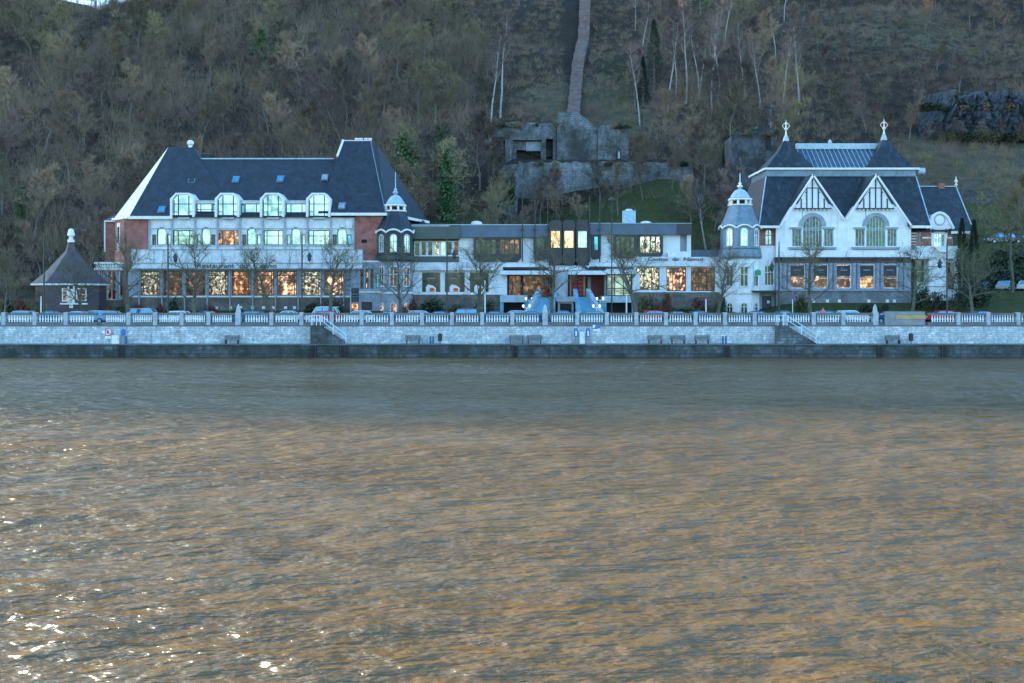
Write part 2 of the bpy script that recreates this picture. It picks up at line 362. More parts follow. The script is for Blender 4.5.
def grid_obj(name, xs, ys, zf, m, attr=None):
    XX, YY = np.meshgrid(xs, ys); ZZ = zf(XX, YY); nx, ny = len(xs), len(ys)
    me = bpy.data.meshes.new(name); me.vertices.add(nx*ny)
    me.vertices.foreach_set('co', np.stack([XX,YY,ZZ], -1).astype(np.float32).ravel())
    i = np.arange((nx-1)*(ny-1)); r = i//(nx-1); c = i%(nx-1); a = r*nx+c
    q = np.stack([a, a+1, a+nx+1, a+nx], -1).astype(np.int32).ravel()
    me.loops.add(len(q)); me.loops.foreach_set('vertex_index', q)
    me.polygons.add(len(i)); me.polygons.foreach_set('loop_start', (i*4).astype(np.int32)); me.polygons.foreach_set('loop_total', np.full(len(i), 4, np.int32))
    me.polygons.foreach_set('use_smooth', np.ones(len(i), bool))
    me.update(calc_edges=True); me.validate()
    if attr is not None:
        at = me.attributes.new('zone', 'FLOAT_COLOR', 'POINT'); at.data.foreach_set('color', attr(XX, YY).astype(np.float32).ravel())
    me.materials.append(m); o = bpy.data.objects.new(name, me); COL.objects.link(o); return struct(o)
# ground material: leaf litter, grass where the zone attribute says so
gm, nt, b = nodes('winter hillside ground')
v = mapping(nt); n1 = ramp(nt, noise(nt, v, .12, 8, .7), .35, .65); n2 = ramp(nt, noise(nt, v, 1.1, 7, .7), .3, .7)
lit = mixc(nt, n1, (.05,.038,.03), (.02,.018,.016)); lit = mixc(nt, n2, lit, (.065,.052,.042))
grs = mixc(nt, n2, (.042,.070,.020), (.10,.092,.045)); dry = mixc(nt, n2, (.14,.115,.08), (.09,.085,.055))
at = nt.nodes.new('ShaderNodeAttribute'); at.attribute_name = 'zone'; sp = nt.nodes.new('ShaderNodeSeparateColor'); L(nt, at.outputs['Color'], sp.inputs[0])
def jag(o):
    a = nt.nodes.new('ShaderNodeMath'); a.operation = 'ADD'; L(nt, o, a.inputs[0]); L(nt, noise(nt, v, .5, 6, .7), a.inputs[1])
    return ramp(nt, a.outputs[0], .95, 1.6)
col = mixc(nt, jag(sp.outputs[1]), lit, dry); col = mixc(nt, jag(sp.outputs[0]), col, grs)
L(nt, col, b.inputs['Base Color']); b.inputs['Roughness'].default_value = .95; b.inputs['Specular IOR Level'].default_value = .1
bump(nt, b, noise(nt, v, 1.5, 8, .75), .9, .5)
def blob(x, y, cx, cy, rx, ry): return np.exp(-(((x-cx)/rx)**2+((y-cy)/ry)**2)**2)
def zone(x, y):
    g = np.maximum.reduce([blob(x,y,14,174,30,13), blob(x,y,80,172,22,13), blob(x,y,40,172,12,10), 1.0*((y<150)&(y>130)), .42*blob(x,y,24,240,7,34), .45*blob(x,y,60,290,30,14), blob(x,y,28,181,9,7)])
    d = np.maximum.reduce([blob(x,y,95,196,26,14), .6*blob(x,y,18,225,22,24), .5*blob(x,y,100,265,50,22)])
    return np.stack([g, d, 0*g, 1+0*g], -1)
grid_obj('hillside', np.concatenate([np.arange(-640,-270,8.0), np.arange(-270, 271, 2.0)]), np.concatenate([np.arange(130.6, 200, 1.0), np.arange(200, 350, 2.5), [360,380,430,500,700]]), height, gm, zone)
# street, pavement, quay
def slab(name, x0, x1, y0, y1, z0, z1, m):
    return struct(MB().box(x0,x1,y0,y1,z0,z1).build(name, m))
QX = 330
struct(MB().box(-QX,QX,115,115.55,-2,1.3).box(-QX,QX,114.93,115.6,1.302,1.42).build('quay_edge', 'quayface'))
slab('quay_walkway', -QX, QX, 115.6, 119, -2, 1.38, 'paving')
slab('pavement', -QX, QX, 119.45, 121.4, 1, 3.74, 'paving')
slab('street', -QX, QX, 121.4, 129.6, 1, 3.6, 'asphalt')
slab('far_kerb', -QX, QX, 129.6, 130.8, 1, 3.76, 'paving')
lm = MB()
for k in range(-30, 31): lm.box(k*6-1.2, k*6+1.2, 126.3, 126.42, 3.604, 3.608)
struct(lm.build('road_marking', 'whitepaint'))
# water
wm, nt, b = nodes('muddy river water')
v1 = mapping(nt, (.38,1,1)); v2 = mapping(nt, (.5,1,1), (0,0,.22)); v3 = mapping(nt, (.10,.35,1))
colw = mixc(nt, ramp(nt, noise(nt, v3, .5, 5), .35, .65), (.130,.078,.026), (.090,.053,.018))
L(nt, colw, b.inputs['Base Color']); b.inputs['Roughness'].default_value = .09; b.inputs['IOR'].default_value = 1.333
b.inputs['Specular IOR Level'].default_value = .9
def mul(a, f):
    n = nt.nodes.new('ShaderNodeMath'); n.operation = 'MULTIPLY'; L(nt, a, n.inputs[0])
    if isinstance(f, (int, float)): n.inputs[1].default_value = f
    else: L(nt, f, n.inputs[1])
    return n.outputs[0]
def addn(a, c):
    n = nt.nodes.new('ShaderNodeMath'); n.operation = 'ADD'; L(nt, a, n.inputs[0]); L(nt, c, n.inputs[1]); return n.outputs[0]
patch = ramp(nt, noise(nt, mapping(nt, (.035,.09,1)), 1, 4), .3, .7, (.45,.45,.45), (1.2,1.2,1.2))
hh = addn(addn(mul(noise(nt, v1, .5, 2, .5), .45), mul(noise(nt, v2, 1.5, 3, .55), .62)), mul(noise(nt, v1, 4.5, 4, .62), .17))
# silt in the water scatters light evenly below the ripples; the ripples only shape the mirror-like surface
bn = nt.nodes.new('ShaderNodeBump'); bn.inputs['Strength'].default_value = 1; bn.inputs['Distance'].default_value = 1.6; L(nt, mul(hh, patch), bn.inputs['Height'])
df = nt.nodes.new('ShaderNodeBsdfDiffuse'); L(nt, colw, df.inputs['Color'])
bd = nt.nodes.new('ShaderNodeBump'); bd.inputs['Strength'].default_value = 1; bd.inputs['Distance'].default_value = .5; L(nt, mul(hh, patch), bd.inputs['Height']); L(nt, bd.outputs[0], df.inputs['Normal'])
gs = nt.nodes.new('ShaderNodeBsdfGlossy'); gs.inputs['Roughness'].default_value = .12; gs.inputs['Color'].default_value = (1,.91,.82,1); L(nt, bn.outputs[0], gs.inputs['Normal'])
fr = nt.nodes.new('ShaderNodeFresnel'); fr.inputs['IOR'].default_value = 1.45; L(nt, bn.outputs[0], fr.inputs['Normal'])
ms = nt.nodes.new('ShaderNodeMixShader'); L(nt, mul(fr.outputs[0], 1.4), ms.inputs[0]); L(nt, df.outputs[0], ms.inputs[1]); L(nt, gs.outputs[0], ms.inputs[2])
L(nt, ms.outputs[0], nt.nodes['Material Output'].inputs['Surface']); nt.nodes.remove(b)
wr = np.random.default_rng(11); WV = []
for k in range(56):
    lam = 10**wr.uniform(math.log10(.7), math.log10(6)); a = math.pi/2+wr.normal(0, .75); WV.append((2*math.pi/lam*math.cos(a), 2*math.pi/lam*math.sin(a), wr.uniform(0, 6.3), .0036*lam**.8))
def wave(x, y):
    z = np.zeros_like(x)
    for kx, ky, ph, am in WV: z += am*np.sin(kx*x+ky*y+ph)
    g = .65+.35*np.sin(x*.06+1.3*np.sin(y*.05))*np.cos(y*.09+.7*np.sin(x*.04))
    return z*g*np.clip((115-y)/3, .1, 1)
xs = np.concatenate([[-330,-200,-110], np.linspace(-72,72,520), [110,200,330]])
ys = np.concatenate([[-60,-20,0,6], 10*(115.3/10)**(np.linspace(0,1,520))])
grid_obj('river_water', xs, ys, wave, wm)
# ---------------------------------------------------------------- quay wall with its stairs
t = thing('quay_wall', 'pale limestone retaining wall along the riverside walkway', 'wall', (0,119.2,1.3))
w = MB()
w.box(-QX, QX, 119, 119.45, 1.0, 3.36)
w.build('wall', 'ashlar', t)
MB().box(-QX, QX, 118.93, 119.47, 3.363, 3.5).build('coping', 'balgrey', t)
def stairs(px0, px1, lab):
    # flight going down to the right in front of the wall
    x0, x1 = X(px0,118), X(px1,118); n = 13; zt, zb = 3.5, 1.38
    t = thing('quay_stairs', lab, 'stairs', ((x0+x1)/2, 118.4, 1.38), 'stone stairs down to the walkway')
    m = MB()
    xa = X(px0-10,118)
    m.box(xa, x0, 117.9, 118.92, 1.381, zt)
    for k in range(n):
        m.box(x0+(x1-x0)*k/n, x0+(x1-x0)*(k+1)/n, 117.9, 118.92, 1.381, zt-(zt-zb)*(k+1)/(n+1))
    m.build('steps', 'ruin', t)
    r = MB(); y = 117.95
    for x in (xa+.1, x0-.45, x0): r.tube((x,y,zt), (x,y,zt+1.15), .045)
    for h in (.6, 1.12): r.tube((xa+.1,y,zt+h), (x0,y,zt+h), .04)
    for f in (.5, 1): 
        x = x0+(x1-x0)*f; z = zt-(zt-zb)*f; r.tube((x,y,z), (x,y,z+1.1), .045)
    for h in (.6, 1.1): r.tube((x0,y,zt+h), (x1,y,zb+h), .04)
    r.tube((xa+.1,118.85,zt), (xa+.1,118.85,zt+1.12), .04); r.tube((xa+.1,y,zt+1.12), (xa+.1,118.85,zt+1.12), .04)
    r.build('railing', 'railblue', t)
stairs(320.5, 346, 'quay stairs with pale blue railing left of centre, under the hotel corner')
stairs(787, 816, 'quay stairs with pale blue railing on the right, before the casino turret')
# ladder recesses in the quay face
lx = [121, 313.5, 343, 515, 727, 880, 944]
for i, px in enumerate(lx):
    t = thing('mooring_ladder', 'dark iron ladder recess in the low quay face', 'ladder', (X(px,115), 114.9, 0), 'ladders in the quay face')
    x = X(px,115); m = MB()
    m.box(x-.3,x-.22,114.85,114.9,-.4,1.3); m.box(x+.22,x+.3,114.85,114.9,-.4,1.3); m.build('rail', 'blackmetal', t)
    m = MB()
    for k in range(6): m.box(x-.22,x+.22,114.86,114.89,-.3+k*.28,-.26+k*.28)
    m.build('rung', 'blackmetal', t); MB().box(x-.36,x+.36,114.905,114.925,-.5,1.29).build('back_plate', 'blacking', t)
# ---------------------------------------------------------------- balustrade
def baluster_mb(m, x, y, z0):
    m.lathe(x, y, [(.10,z0),(.10,z0+.05),(.055,z0+.1),(.11,z0+.28),(.05,z0+.62),(.09,z0+.74),(.09,z0+.80)], 6)
BZ = 3.74; BY = 119.27; SP = 3.365
ob = [238.5, 545, 875]
def brun(px0, px1, lab, nb=9, gap=None):
    x0, x1 = X(px0,BY)+.3, X(px1,BY)-.3
    t = thing('stone_balustrade', lab, 'balustrade', ((x0+x1)/2, BY, 3.5), 'stone balustrade runs along the street')
    MB().box(x0,x1,119.05,119.5,3.503,3.86).build('base_course', 'balgrey', t)
    MB().box(x0,x1,119.07,119.48,4.66,4.90).build('top_rail', 'balgrey', t)
    n = max(1, round((x1-x0)/SP)); s = (x1-x0)/n
    for k in range(n):
        a = x0+k*s; 
        if k: MB().box(a-.22,a+.22,118.99,119.52,3.35,4.97).build('pier', 'stonepale', t)
        for j in range(nb):
            m = MB(); baluster_mb(m, a+.38+(s-.76)*(j+.5)/nb, BY, 3.86); m.build('baluster', 'baluster', t)
brun(-60, 100, 'balustrade run at the far left, outside the kiosk')
brun(100, 238, 'balustrade run left of the first obelisk, before the hotel left half')
brun(239, 545, 'long balustrade run between the first and the middle obelisk')
brun(545, 875, 'long balustrade run between the middle and the right obelisk')
t = thing('boarded_gap', 'ochre and grey boards closing a gap in the balustrade', 'barrier', (X(908,BY),BY,3.5))
MB().pbox(885,311.5,897,325,119.1,.2).pbox(897,311.5,925,314.8,119.1,.2).pbox(897,319.2,925,325,119.1,.2).build('board', 'greyboard', t)
MB().pbox(896,315,926,319,119.05,.12).build('ochre_board', 'orangeboard', t)
brun(925, 1110, 'balustrade run right of the boarded gap, before the red car')
MB_o = []
for i, px in enumerate(ob):
    t = thing('stone_obelisk', ['pale pointed obelisk post rising from the balustrade on the left, by the hotel','pale pointed obelisk post in the middle, before the blue entrance steps','pale pointed obelisk post on the right, beside the boarded gap'][i], 'obelisk', (X(px,BY),BY,3.5), 'obelisk posts on the balustrade')
    x = X(px,BY); MB().box(x-.3,x+.3,118.95,119.56,3.35,4.95).build('plinth', 'stonepale', t)
    MB().lathe(x, BY, [(.33,4.95),(.33,5.05),(.27,5.1),(.22,5.55),(.06,5.85),(.01,5.95)], 8).build('spire', 'stonepale', t)
# ---------------------------------------------------------------- things on the walkway
def bench(px, lab):
    t = thing('bench', lab, 'bench', (X(px,118.3),118.3,1.38), 'benches against the quay wall'); x = X(px,118.3)
    m = MB()
    for k in range(3): m.box(x-.9,x+.9,118.0+k*.14,118.12+k*.14,1.80,1.85)
    m.build('seat', 'benchwood', t); m = MB()
    for k in range(3): m.box(x-.9,x+.9,118.45,118.5,1.92+k*.15,2.04+k*.15)
    m.build('backrest', 'benchwood', t)
    for s in (-.7,.7): MB().box(x+s-.05,x+s+.05,118.0,118.42,1.381,1.8).box(x+s-.05,x+s+.05,118.51,118.57,1.381,2.3).build('leg', 'blackmetal', t)
bench(413, 'dark slatted bench near the bin, right of the left stairs'); bench(893, 'dark slatted bench beside the black bin on the right')
bench(232, 'dark slatted bench against the wall below the left obelisk')
for px, l in ((516.5,'left one of two beside the middle obelisk'),(534.5,'right one of two beside the middle obelisk'),(655,'leftmost of three towards the right stairs'),(678,'middle one of three towards the right stairs'),(702,'rightmost of three towards the right stairs')):
    bench(px, 'dark bench against the quay wall, '+l)
def bin_(px, lab):
    t = thing('litter_bin', lab, 'litter bin', (X(px,118.2),118.2,1.38), 'litter bins on the walkway'); x = X(px,118.2)
    MB().tube((x,118.2,1.381),(x,118.2,1.75),.05).build('post', 'blackmetal', t)
    MB().lathe(x,118.2,[(.2,1.7),(.25,1.75),(.27,2.45),(.2,2.55),(.05,2.6)],10).build('bin_body', 'signdark', t)
bin_(440, 'black litter bin right of the bench near the left stairs'); bin_(911, 'black litter bin right of the bench under the boarded gap')
for i,(px,l) in enumerate(((430.5,'left blue post of the pair beside the black bin'),(433.2,'right blue post of the pair beside the black bin'),(723,'left short blue post of the pair before the right stairs'),(726,'right short blue post of the pair before the right stairs'))):
    x = X(px,118.3); o = MB().lathe(x,118.3,[(.11,1.381),(.11,2.15),(.08,2.25),(.02,2.28)],8).build('blue_post','tealpaint'); tag(o, l, 'bollard', 'blue posts on the walkway')
x = X(123,118.2)
t = thing('service_pillar', 'mooring service pillar with bright blue hood on the left', 'service pillar', (x,118.2,1.38))
MB().lathe(x,118.2,[(.2,1.381),(.18,2.35)],8).build('column','greyboard',t); MB().lathe(x,118.2,[(.28,2.35),(.3,2.8),(.26,3.0),(.1,3.1)],8).build('hood','bluepaint',t)
x = X(126.3,118.3); tag(MB().lathe(x,118.3,[(.12,1.381),(.12,2.2),(.03,2.3)],8).build('blue_post','tealpaint'), 'teal post beside the blue hooded service pillar', 'bollard')
for i,px in enumerate((576,588)):
    x = X(px,118.2)
    t = thing('service_pillar', ['left','right'][i]+' blue and white service pillar flanking the white cabinet', 'service pillar', (x,118.2,1.38), 'blue service pillars by the white cabinet')
    MB().lathe(x,118.2,[(.2,1.381),(.18,2.2)],8).build('column','greyboard',t); MB().lathe(x,118.2,[(.23,2.2),(.25,2.9),(.18,3.12),(.05,3.2)],8).build('hood','bluepaint',t)
    MB().box(x-.08,x+.08,117.93,117.97,2.3,2.85).build('display','whitepaint',t)
def cabinet(px, w, z0, z1, lab):
    x = X(px,118.3); t = thing('cabinet', lab, 'cabinet', (x,118.5,1.38))
    MB().box(x-w/2,x+w/2,118.3,118.75,z0,z1).build('body','whitepaint',t); MB().box(x-w/2+.05,x+w/2-.05,118.27,118.298,z0+.08,z1-.06).build('door','whitepaint',t)
    MB().box(x+w/2-.16,x+w/2-.12,118.25,118.268,(z0+z1)/2,(z0+z1)/2+.15).build('handle','blackmetal',t)
cabinet(115.3, .85, 1.381, 2.35, 'square white cabinet under the red framed sign'); cabinet(582.3, .6, 1.381, 2.75, 'tall white cabinet between two blue pillars')
# mooring sign on the left: white with red frame, diagonal and black symbol, white arrow point to the left
t = thing('mooring_sign', 'white square prohibition sign with red frame and black symbol, arrow point on its left', 'sign', (X(108,118.9),118.9,2.2))
D = 118.85
MB().pbox(105,328.6,111.4,335.6,D,.05).pbox(105,336,111,338.8,D,.05).build('panel','whitepaint',t)
f = MB(); f.pbox(105,328.6,111.4,329.3,D-.02,.018).pbox(105,334.9,111.4,335.6,D-.02,.018).pbox(105,329.3,105.6,334.9,D-.02,.018).pbox(110.8,329.3,111.4,334.9,D-.02,.018)
f.prism([(X(105.6,D),Z(329.8,D)),(X(106.1,D),Z(329.3,D)),(X(110.8,D),Z(334.4,D)),(X(110.4,D),Z(334.9,D))], D-.018, D-.002); f.build('red_frame','redpaint',t)
MB().pbox(106.8,330.4,109,331.2,D-.015,.013).prism([(X(106.6,D),Z(333.6,D)),(X(107.2,D),Z(331.6,D)),(X(109.4,D),Z(332.6,D)),(X(108.6,D),Z(333.4,D))], D-.015, D-.002).build('symbol','signdark',t)
MB().prism([(X(104.7,D),Z(329.2,D)),(X(104.7,D),Z(335,D)),(X(101.2,D),Z(332,D))],D,D+.05).build('arrow_point','whitepaint',t)
t = thing('river_sign', 'small blue and white banner sign on the quay wall by the service pillars', 'sign', (X(596.5,118.9),118.9,2.8))
MB().pbox(592.8,324.8,600,331.2,D,.05).build('panel','whitepaint',t)
MB().prism([(X(595.5,D),Z(324.8,D)),(X(600,D),Z(324.8,D)),(X(600,D),Z(328.2,D)),(X(597,D),Z(328.9,D)),(X(592.8,D),Z(328.9,D)),(X(592.8,D),Z(328.2,D)),(X(595,D),Z(327.6,D))],D-.02,D-.002).build('blue_wave','bluepaint',t)
# ================================================================ left hotel
D = 138.0
hotel = thing('hotel', 'large grey white hotel with steep blue black slate roof and red brick corners', 'building', (X(250,D),D,5.0))
ze, zer = Z(217,D), Z(213.5,D)
cx0 = X(115,141.3)
# core behind the facade skins
m = MB(); m.vprism([(X(124.5,D),D+.42),(X(384,D),D+.42),(X(386,D)+.1,D+.6),(-12.9,154.5),(-30,158),(-54,158),(cx0+.3,141.6)], 3.5, ze-.02)
m.build('core_wall', 'slate', hotel)
MB().vprism([(X(124,D),D),(X(148,D),D),(X(148,D),D+.4),(X(124,D)+.1,D+.41),(cx0+.3,141.7),(cx0,141.3)], 5.5, ze-.15).build('brick_corner', 'redbrick', hotel)
MB().wall(354.5,213.8,384.5,262,D,.42,[(361.5,239.5,367,243)]).build('brick_wall', 'redbrick', hotel)
MB().pbox(361.5,239.5,367,243,D+.25,.1).build('vent_opening', 'blacking', hotel)
MB().box(-12.95,-12.8,149,154.5,10,ze+.4).build('side_wall', 'slate', hotel)
# chamfer window
a = Vector((cx0,141.3,0)); bb = Vector((X(124,D),D,0)); dd = (bb-a)
def cham(f, off): 
    n = Vector((dd.y,-dd.x,0)).normalized(); p = a+dd*f+n*off; return p
m = MB()
for (f0,f1,z0,z1) in ((.3,.62,Z(250,D),Z(222,D)),):
    p0,p1,q1,q0 = cham(f0,.03),cham(f1,.03),cham(f1,.1),cham(f0,.1)
    m.vprism([(p0.x,p0.y),(p1.x,p1.y),(q1.x,q1.y),(q0.x,q0.y)], z0, z1)
wf = m.build('window', 'trim', hotel)
m = MB(); p0,p1,q1,q0 = cham(.37,.101),cham(.55,.101),cham(.55,.13),cham(.37,.13)
m.vprism([(p0.x,p0.y),(p1.x,p1.y),(q1.x,q1.y),(q0.x,q0.y)], Z(240,D), Z(226,D)); m.build('glass','g_dark',wf)
# upper facade
PIL = [(148.3,149.8),(171,172.6),(194.3,195.8),(216.8,218.2),(239.5,241),(262,263.4),(284.2,285.6),(306.8,308.2),(330.2,331.8),(353,354.4)]
arch = [(161.5),(206),(251.6),(296),(342)]; rect = [183.5,228,272.4,319]
holes = []; fills = MB()
for c in arch: holes += [(c-4.6,227.2,c+4.6,245)]
for c in arch: holes += [(c-9.4,234.5,c-5.1,245),(c+5.1,234.5,c+9.4,245)]
for c in rect: holes += [(c-10.6,230.3,c+10.6,245)]
m = MB(); m.wall(148.3,217.4,354.3,249,D,.4,holes); 
for c in arch: m.archfill(c-4.6,c+4.6,227.2,D+.01,.38)
m.build('upper_wall', 'concrete', hotel)
warm_r = {228:'g_orange'}
for i,c in enumerate(arch):
    window(hotel,c-4.6,227.2,c+4.6,245,D,'g_sky' if i in (2,) else 'g_pale',arch=True)
    window(hotel,c-9.4,234.5,c-5.1,245,D,'g_mid' if i%2==0 else 'g_sky'); window(hotel,c+5.1,234.5,c+9.4,245,D,'g_dark' if i in (1,) else ('g_blue' if i==4 else 'g_pale'))
for i,c in enumerate(rect):
    window(hotel,c-10.6,230.3,c+10.6,245,D,['g_sky','g_orange','g_pale','g_pale'][i],cols=(.23,.77),rows=(.62,) if i!=1 else ())
# attic storey as one long flat topped dormer
m = MB(); ah = []
bays = [183.5,228,273,319]; mids = [205.7,250.6,296]
for c in bays: ah.append((c-9,197,c+9,217))
for c in mids: ah.append((c-10.2,203.5,c+10.2,215.2))
m.wall(172.8,201,330,217.4,D,.4,ah)
m.build('attic_wall', 'concrete', hotel)
MB().pbox(172.8,200.2,330,201,D-.1,3.1).build('attic_roof','zinclight',hotel)
m = MB()
for p0,p1 in PIL:
    top = 201.5 if 172<p0<330 else 218.5
    m.pbox(p0,top,p1,249,D-.22,.215)
m.each('pilaster','concrete_dark',hotel)
MB().pbox(148.5,228.2,354,229,D-.12,.118).pbox(148.5,245.3,354,246.2,D-.14,.138).each('string_course','concrete_dark',hotel)
for i,c in enumerate(bays):
    # octagonal bay: projecting glazed box with pale frame rising over the eave
    m = MB(); P = [(c-12.2,217.3),(c-12.2,199),(c-6.6,193.2),(c+6.6,193.2),(c+12.2,199),(c+12.2,217.3)]; I = [(c-10,217.3),(c-10,200),(c-5.6,195),(c+5.6,195),(c+10,200),(c+10,217.3)]
    for k in range(5):
        m.prism([(X(q[0],D),Z(q[1],D)) for q in (P[k],P[k+1],I[k+1],I[k])], D-.55, D+2.4)
    b = m.build('bay_dormer','trim',hotel)
    xs_ = [c-9.9,c-5.2,c+5.2,c+9.9]
    g = MB(); g.prism([(X(px,D),Z(py,D)) for px,py in ((c-9.9,216.9),(c-9.9,200),(c-5.5,195.1),(c+5.5,195.1),(c+9.9,200),(c+9.9,216.9))], D-.28, D-.2); g.build('glass','g_pale' if i!=2 else 'g_sky',b)
    f = MB()
    for px in (c-5.2,c+5.2): f.pbox(px-.4,195.3,px+.4,217.2,D-.36,.078)
    f.pbox(c-9.9,216.2,c+9.9,217.2,D-.37,.088).pbox(c-9.9,203.6,c+9.9,204.3,D-.355,.07).pbox(c-9.9,211.5,c-5.2,212.1,D-.355,.07).pbox(c+5.2,211.5,c+9.9,212.1,D-.355,.07)
    f.pbox(c-9.9,200,c-9.2,216.3,D-.36,.078).pbox(c+9.2,200,c+9.9,216.3,D-.36,.078); f.build('window_frame','blackmetal',b)
    MB().pbox(c-6,217.3,c+6,219.2,D-.5,.49).build('bay_sill','concrete_dark',b)
for i,c in enumerate(mids):
    window(hotel,c-10.2,203.5,c+10.2,215.2,D,'g_pale',cols=(.24,.78),rows=(.5,) if i==0 else ())
for px in (215.5,): window(hotel,212.2,204.2,215.6,214.8,D-.07,'g_blue')
window(hotel,240.6,204.2,244,214.8,D-.07,'g_blue')
# roofs
E = D-.5; yr = 147.0; zR = Z(147,yr)
def roof_poly(name, vs, fs, m, par=hotel):
    b = MB(); b.add(vs, fs); return b.build(name, m, par)
A0 = (X(114,141.4),141.3,ze); A = (X(129,E),E,ze); B = (X(236,E),E,ze); Bb = (X(236,E),157,ze); Ab = (X(114,141.4),157,ze)
R0 = (X(168.5,yr),yr,zR); R1 = (X(193.5,yr),yr,zR)
lr = MB(); vs = [A0,A,B,Bb,Ab,R0,R1]
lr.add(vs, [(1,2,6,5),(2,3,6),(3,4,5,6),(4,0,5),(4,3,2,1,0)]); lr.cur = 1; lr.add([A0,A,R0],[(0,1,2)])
lroof = lr.build('roof', ['slate','facet_sheen'], hotel); lroof['label'] = 'left hipped slate roof with pale corner facet'
ym = 145.7; zM = Z(159,ym); zMr = Z(157.3,ym)
a0 = (X(172,E),E+.02,ze-.06); a1 = (X(355,E),E+.02,ze-.06); c0 = (X(172,E),155,ze-.06); c1 = (X(355,E),155,ze-.06); r0 = (X(190,ym),ym,zM); r1 = (X(345,ym),ym,zM)
mr = roof_poly('roof', [a0,a1,c1,c0,r0,r1], [(0,1,5,4),(1,2,5),(2,3,4,5),(3,0,4),(3,2,1,0)], 'slate')
MB().tube((r0[0]+.3,ym,zM+.03),(X(334,ym),ym,zM+.03),.11,n=6).build('ridge_cap','zinclight',mr)
yt = 146.0; zT = Z(141,yt)
e0 = (X(318,E),E-.03,zer); e1 = (X(385.5,E),E-.03,zer); e2 = (-12.5,154.2,zer+.15); e3 = (-15,158,zer); e4 = (X(318,E),158,zer)
t0 = (X(344,yt),yt,zT); t1 = (X(370.5,yt),yt,zT); t2 = (-19.55,150.8,zT)
t3 = (t0[0]+1.2,150.8,zT)
rr = roof_poly('roof', [e0,e1,e2,e3,e4,t0,t1,t2,t3], [(0,1,6,5),(1,2,7,6),(2,3,7),(3,4,8,7),(4,0,5,8),(5,6,7,8),(4,3,2,1,0)], 'slate')
rr['label'] = 'right truncated slate roof standing above the main ridge'
def bar3(m, a, b, w=.12): m.tube(a, b, w, n=4)
m = MB(); q = Vector(e0).lerp(Vector(t0), (zM-zer)/(zT-zer)); bar3(m, q+Vector((-.12,-.05,.1)), Vector(t0)+Vector((-.1,0,.12)), .2); m.tube(Vector(t0)+Vector((0,0,.06)),Vector(t1)+Vector((0,0,.06)),.08,n=5); m.build('verge_trim','trim',rr)
m = MB(); m.tube(Vector(t1)+Vector((0,0,.03)),Vector(e1)+Vector((0,0,.1)),.07,n=5); m.build('hip_cap','zinc',rr)
m = MB(); m.box(A[0]-.1,X(172.5,E),E-.12,E+.02,ze-.32,ze+.08); m.box(X(331,E),e1[0]+.05,E-.15,E-.02,zer-.32,zer+.05)
m.tube(Vector(A0)+Vector((-.1,-.1,-.1)),Vector(A)+Vector((0,-.1,-.1)),.22,n=4); m.tube(Vector(e1)+Vector((.05,0,-.12)),Vector(e2)+Vector((.05,0,-.12)),.26,n=4)
m.each('gutter','trim',hotel)
for px,py,s,g in ((162,210,1,'g_blue'),(192,180.5,1,'g_dark'),(236,180,1,'g_blue'),(280.5,179.5,1,'g_blue'),(325,178,1,'g_pale'),(342,206.5,1,'g_pale')):
    # skylights lying on the roof slope
    sl = (zM-ze)/(ym-E); 
    Dd = E
    for _ in range(20): Dd = E+(Z(py,Dd)-ze)/sl
    if px == 342: 
        for _ in range(20): Dd = E+(Z(py,Dd)-zer)/((zT-zer)/(yt-E))
    x = X(px,Dd); z = Z(py,Dd); n = Vector((0,-sl,1)).normalized(); u = Vector((0,1,sl)).normalized()
    def quadbox(m, w, h, o0, o1):
        c = Vector((x,Dd,z)); vs = []
        for o in (o0,o1):
            for sx,sy in ((-1,-1),(1,-1),(1,1),(-1,1)): vs.append(c+Vector((sx*w,0,0))+u*sy*h+n*o)
        m.add(vs, [(0,3,2,1),(4,5,6,7),(0,1,5,4),(1,2,6,5),(2,3,7,6),(3,0,4,7)])
    m = MB(); quadbox(m,.47,.62,-.1,.18); o = m.build('skylight','zinc',mr); m = MB(); quadbox(m,.36,.5,.185,.22); m.build('glass',g,o)
x = X(190,yr); c = MB().lathe(x,yr+.2,[(.3,zR-.2),(.3,zR+.35),(.5,zR+.4),(.5,zR+.75),(.2,zR+1.0)],8).build('chimney','trim',lroof)
m = MB()
for px in (356,360,365,369): m.lathe(X(px,yt),yt+1,[(.2,zT-.1),(.2,zT+.3),(.3,zT+.35),(.28,zT+.55)],6)
m.each('roof_vent','trim',rr)
# small dark dormer on the back of the left roof
x = X(203,yr); MB().box(x-.9,x+.9,yr+.6,yr+2.5,zM-.5,zM+.9).build('dormer','slate2',lroof)
# projecting balcony band and ground floor
m = MB(); m.pbox(131,249.5,362,268.6,D-1.3,1.29); m.build('balcony','concrete',hotel)
m = MB()
for i in range(11): m.pbox(131+22.6*i,250,131.6+22.6*i,262.5,D-1.345,.044)
m.pbox(131,262.6,362,263.4,D-1.4,.099).pbox(130.8,249,362.2,249.9,D-1.4,.099).pbox(130.8,268,362.2,269.2,D-1.42,.119); m.build('balcony_trim','concrete_dark',hotel)
text('lettering','Restaurant  du  Casino',hotel,237,265.9,D-1.3,D-1.42,.62,'blackmetal',width=X(277,D)-X(198.5,D))
cs = [150,172.3,195.4,218,241,264,287,311.2,334]; G = D-.5
holes = [(c-9.7,271,c+9.7,295.6) for c in cs]
MB().wall(128,269.2,350,297.4,G,.45,holes).build('ground_wall','stonegrey',hotel)
MB().pbox(128,297.4,350,316,G-.02,.5).build('plinth_wall','stonewall',hotel)
gl = ['g_tree','g_brown','g_brown','g_tree','g_orange','g_orange','g_warm','g_tree','g_warm']
for c,g in zip(cs,gl): window(hotel,c-9.7,271,c+9.7,295.6,G,g,cols=(.12,.88),rows=(.82,),w=.12)
m = MB()
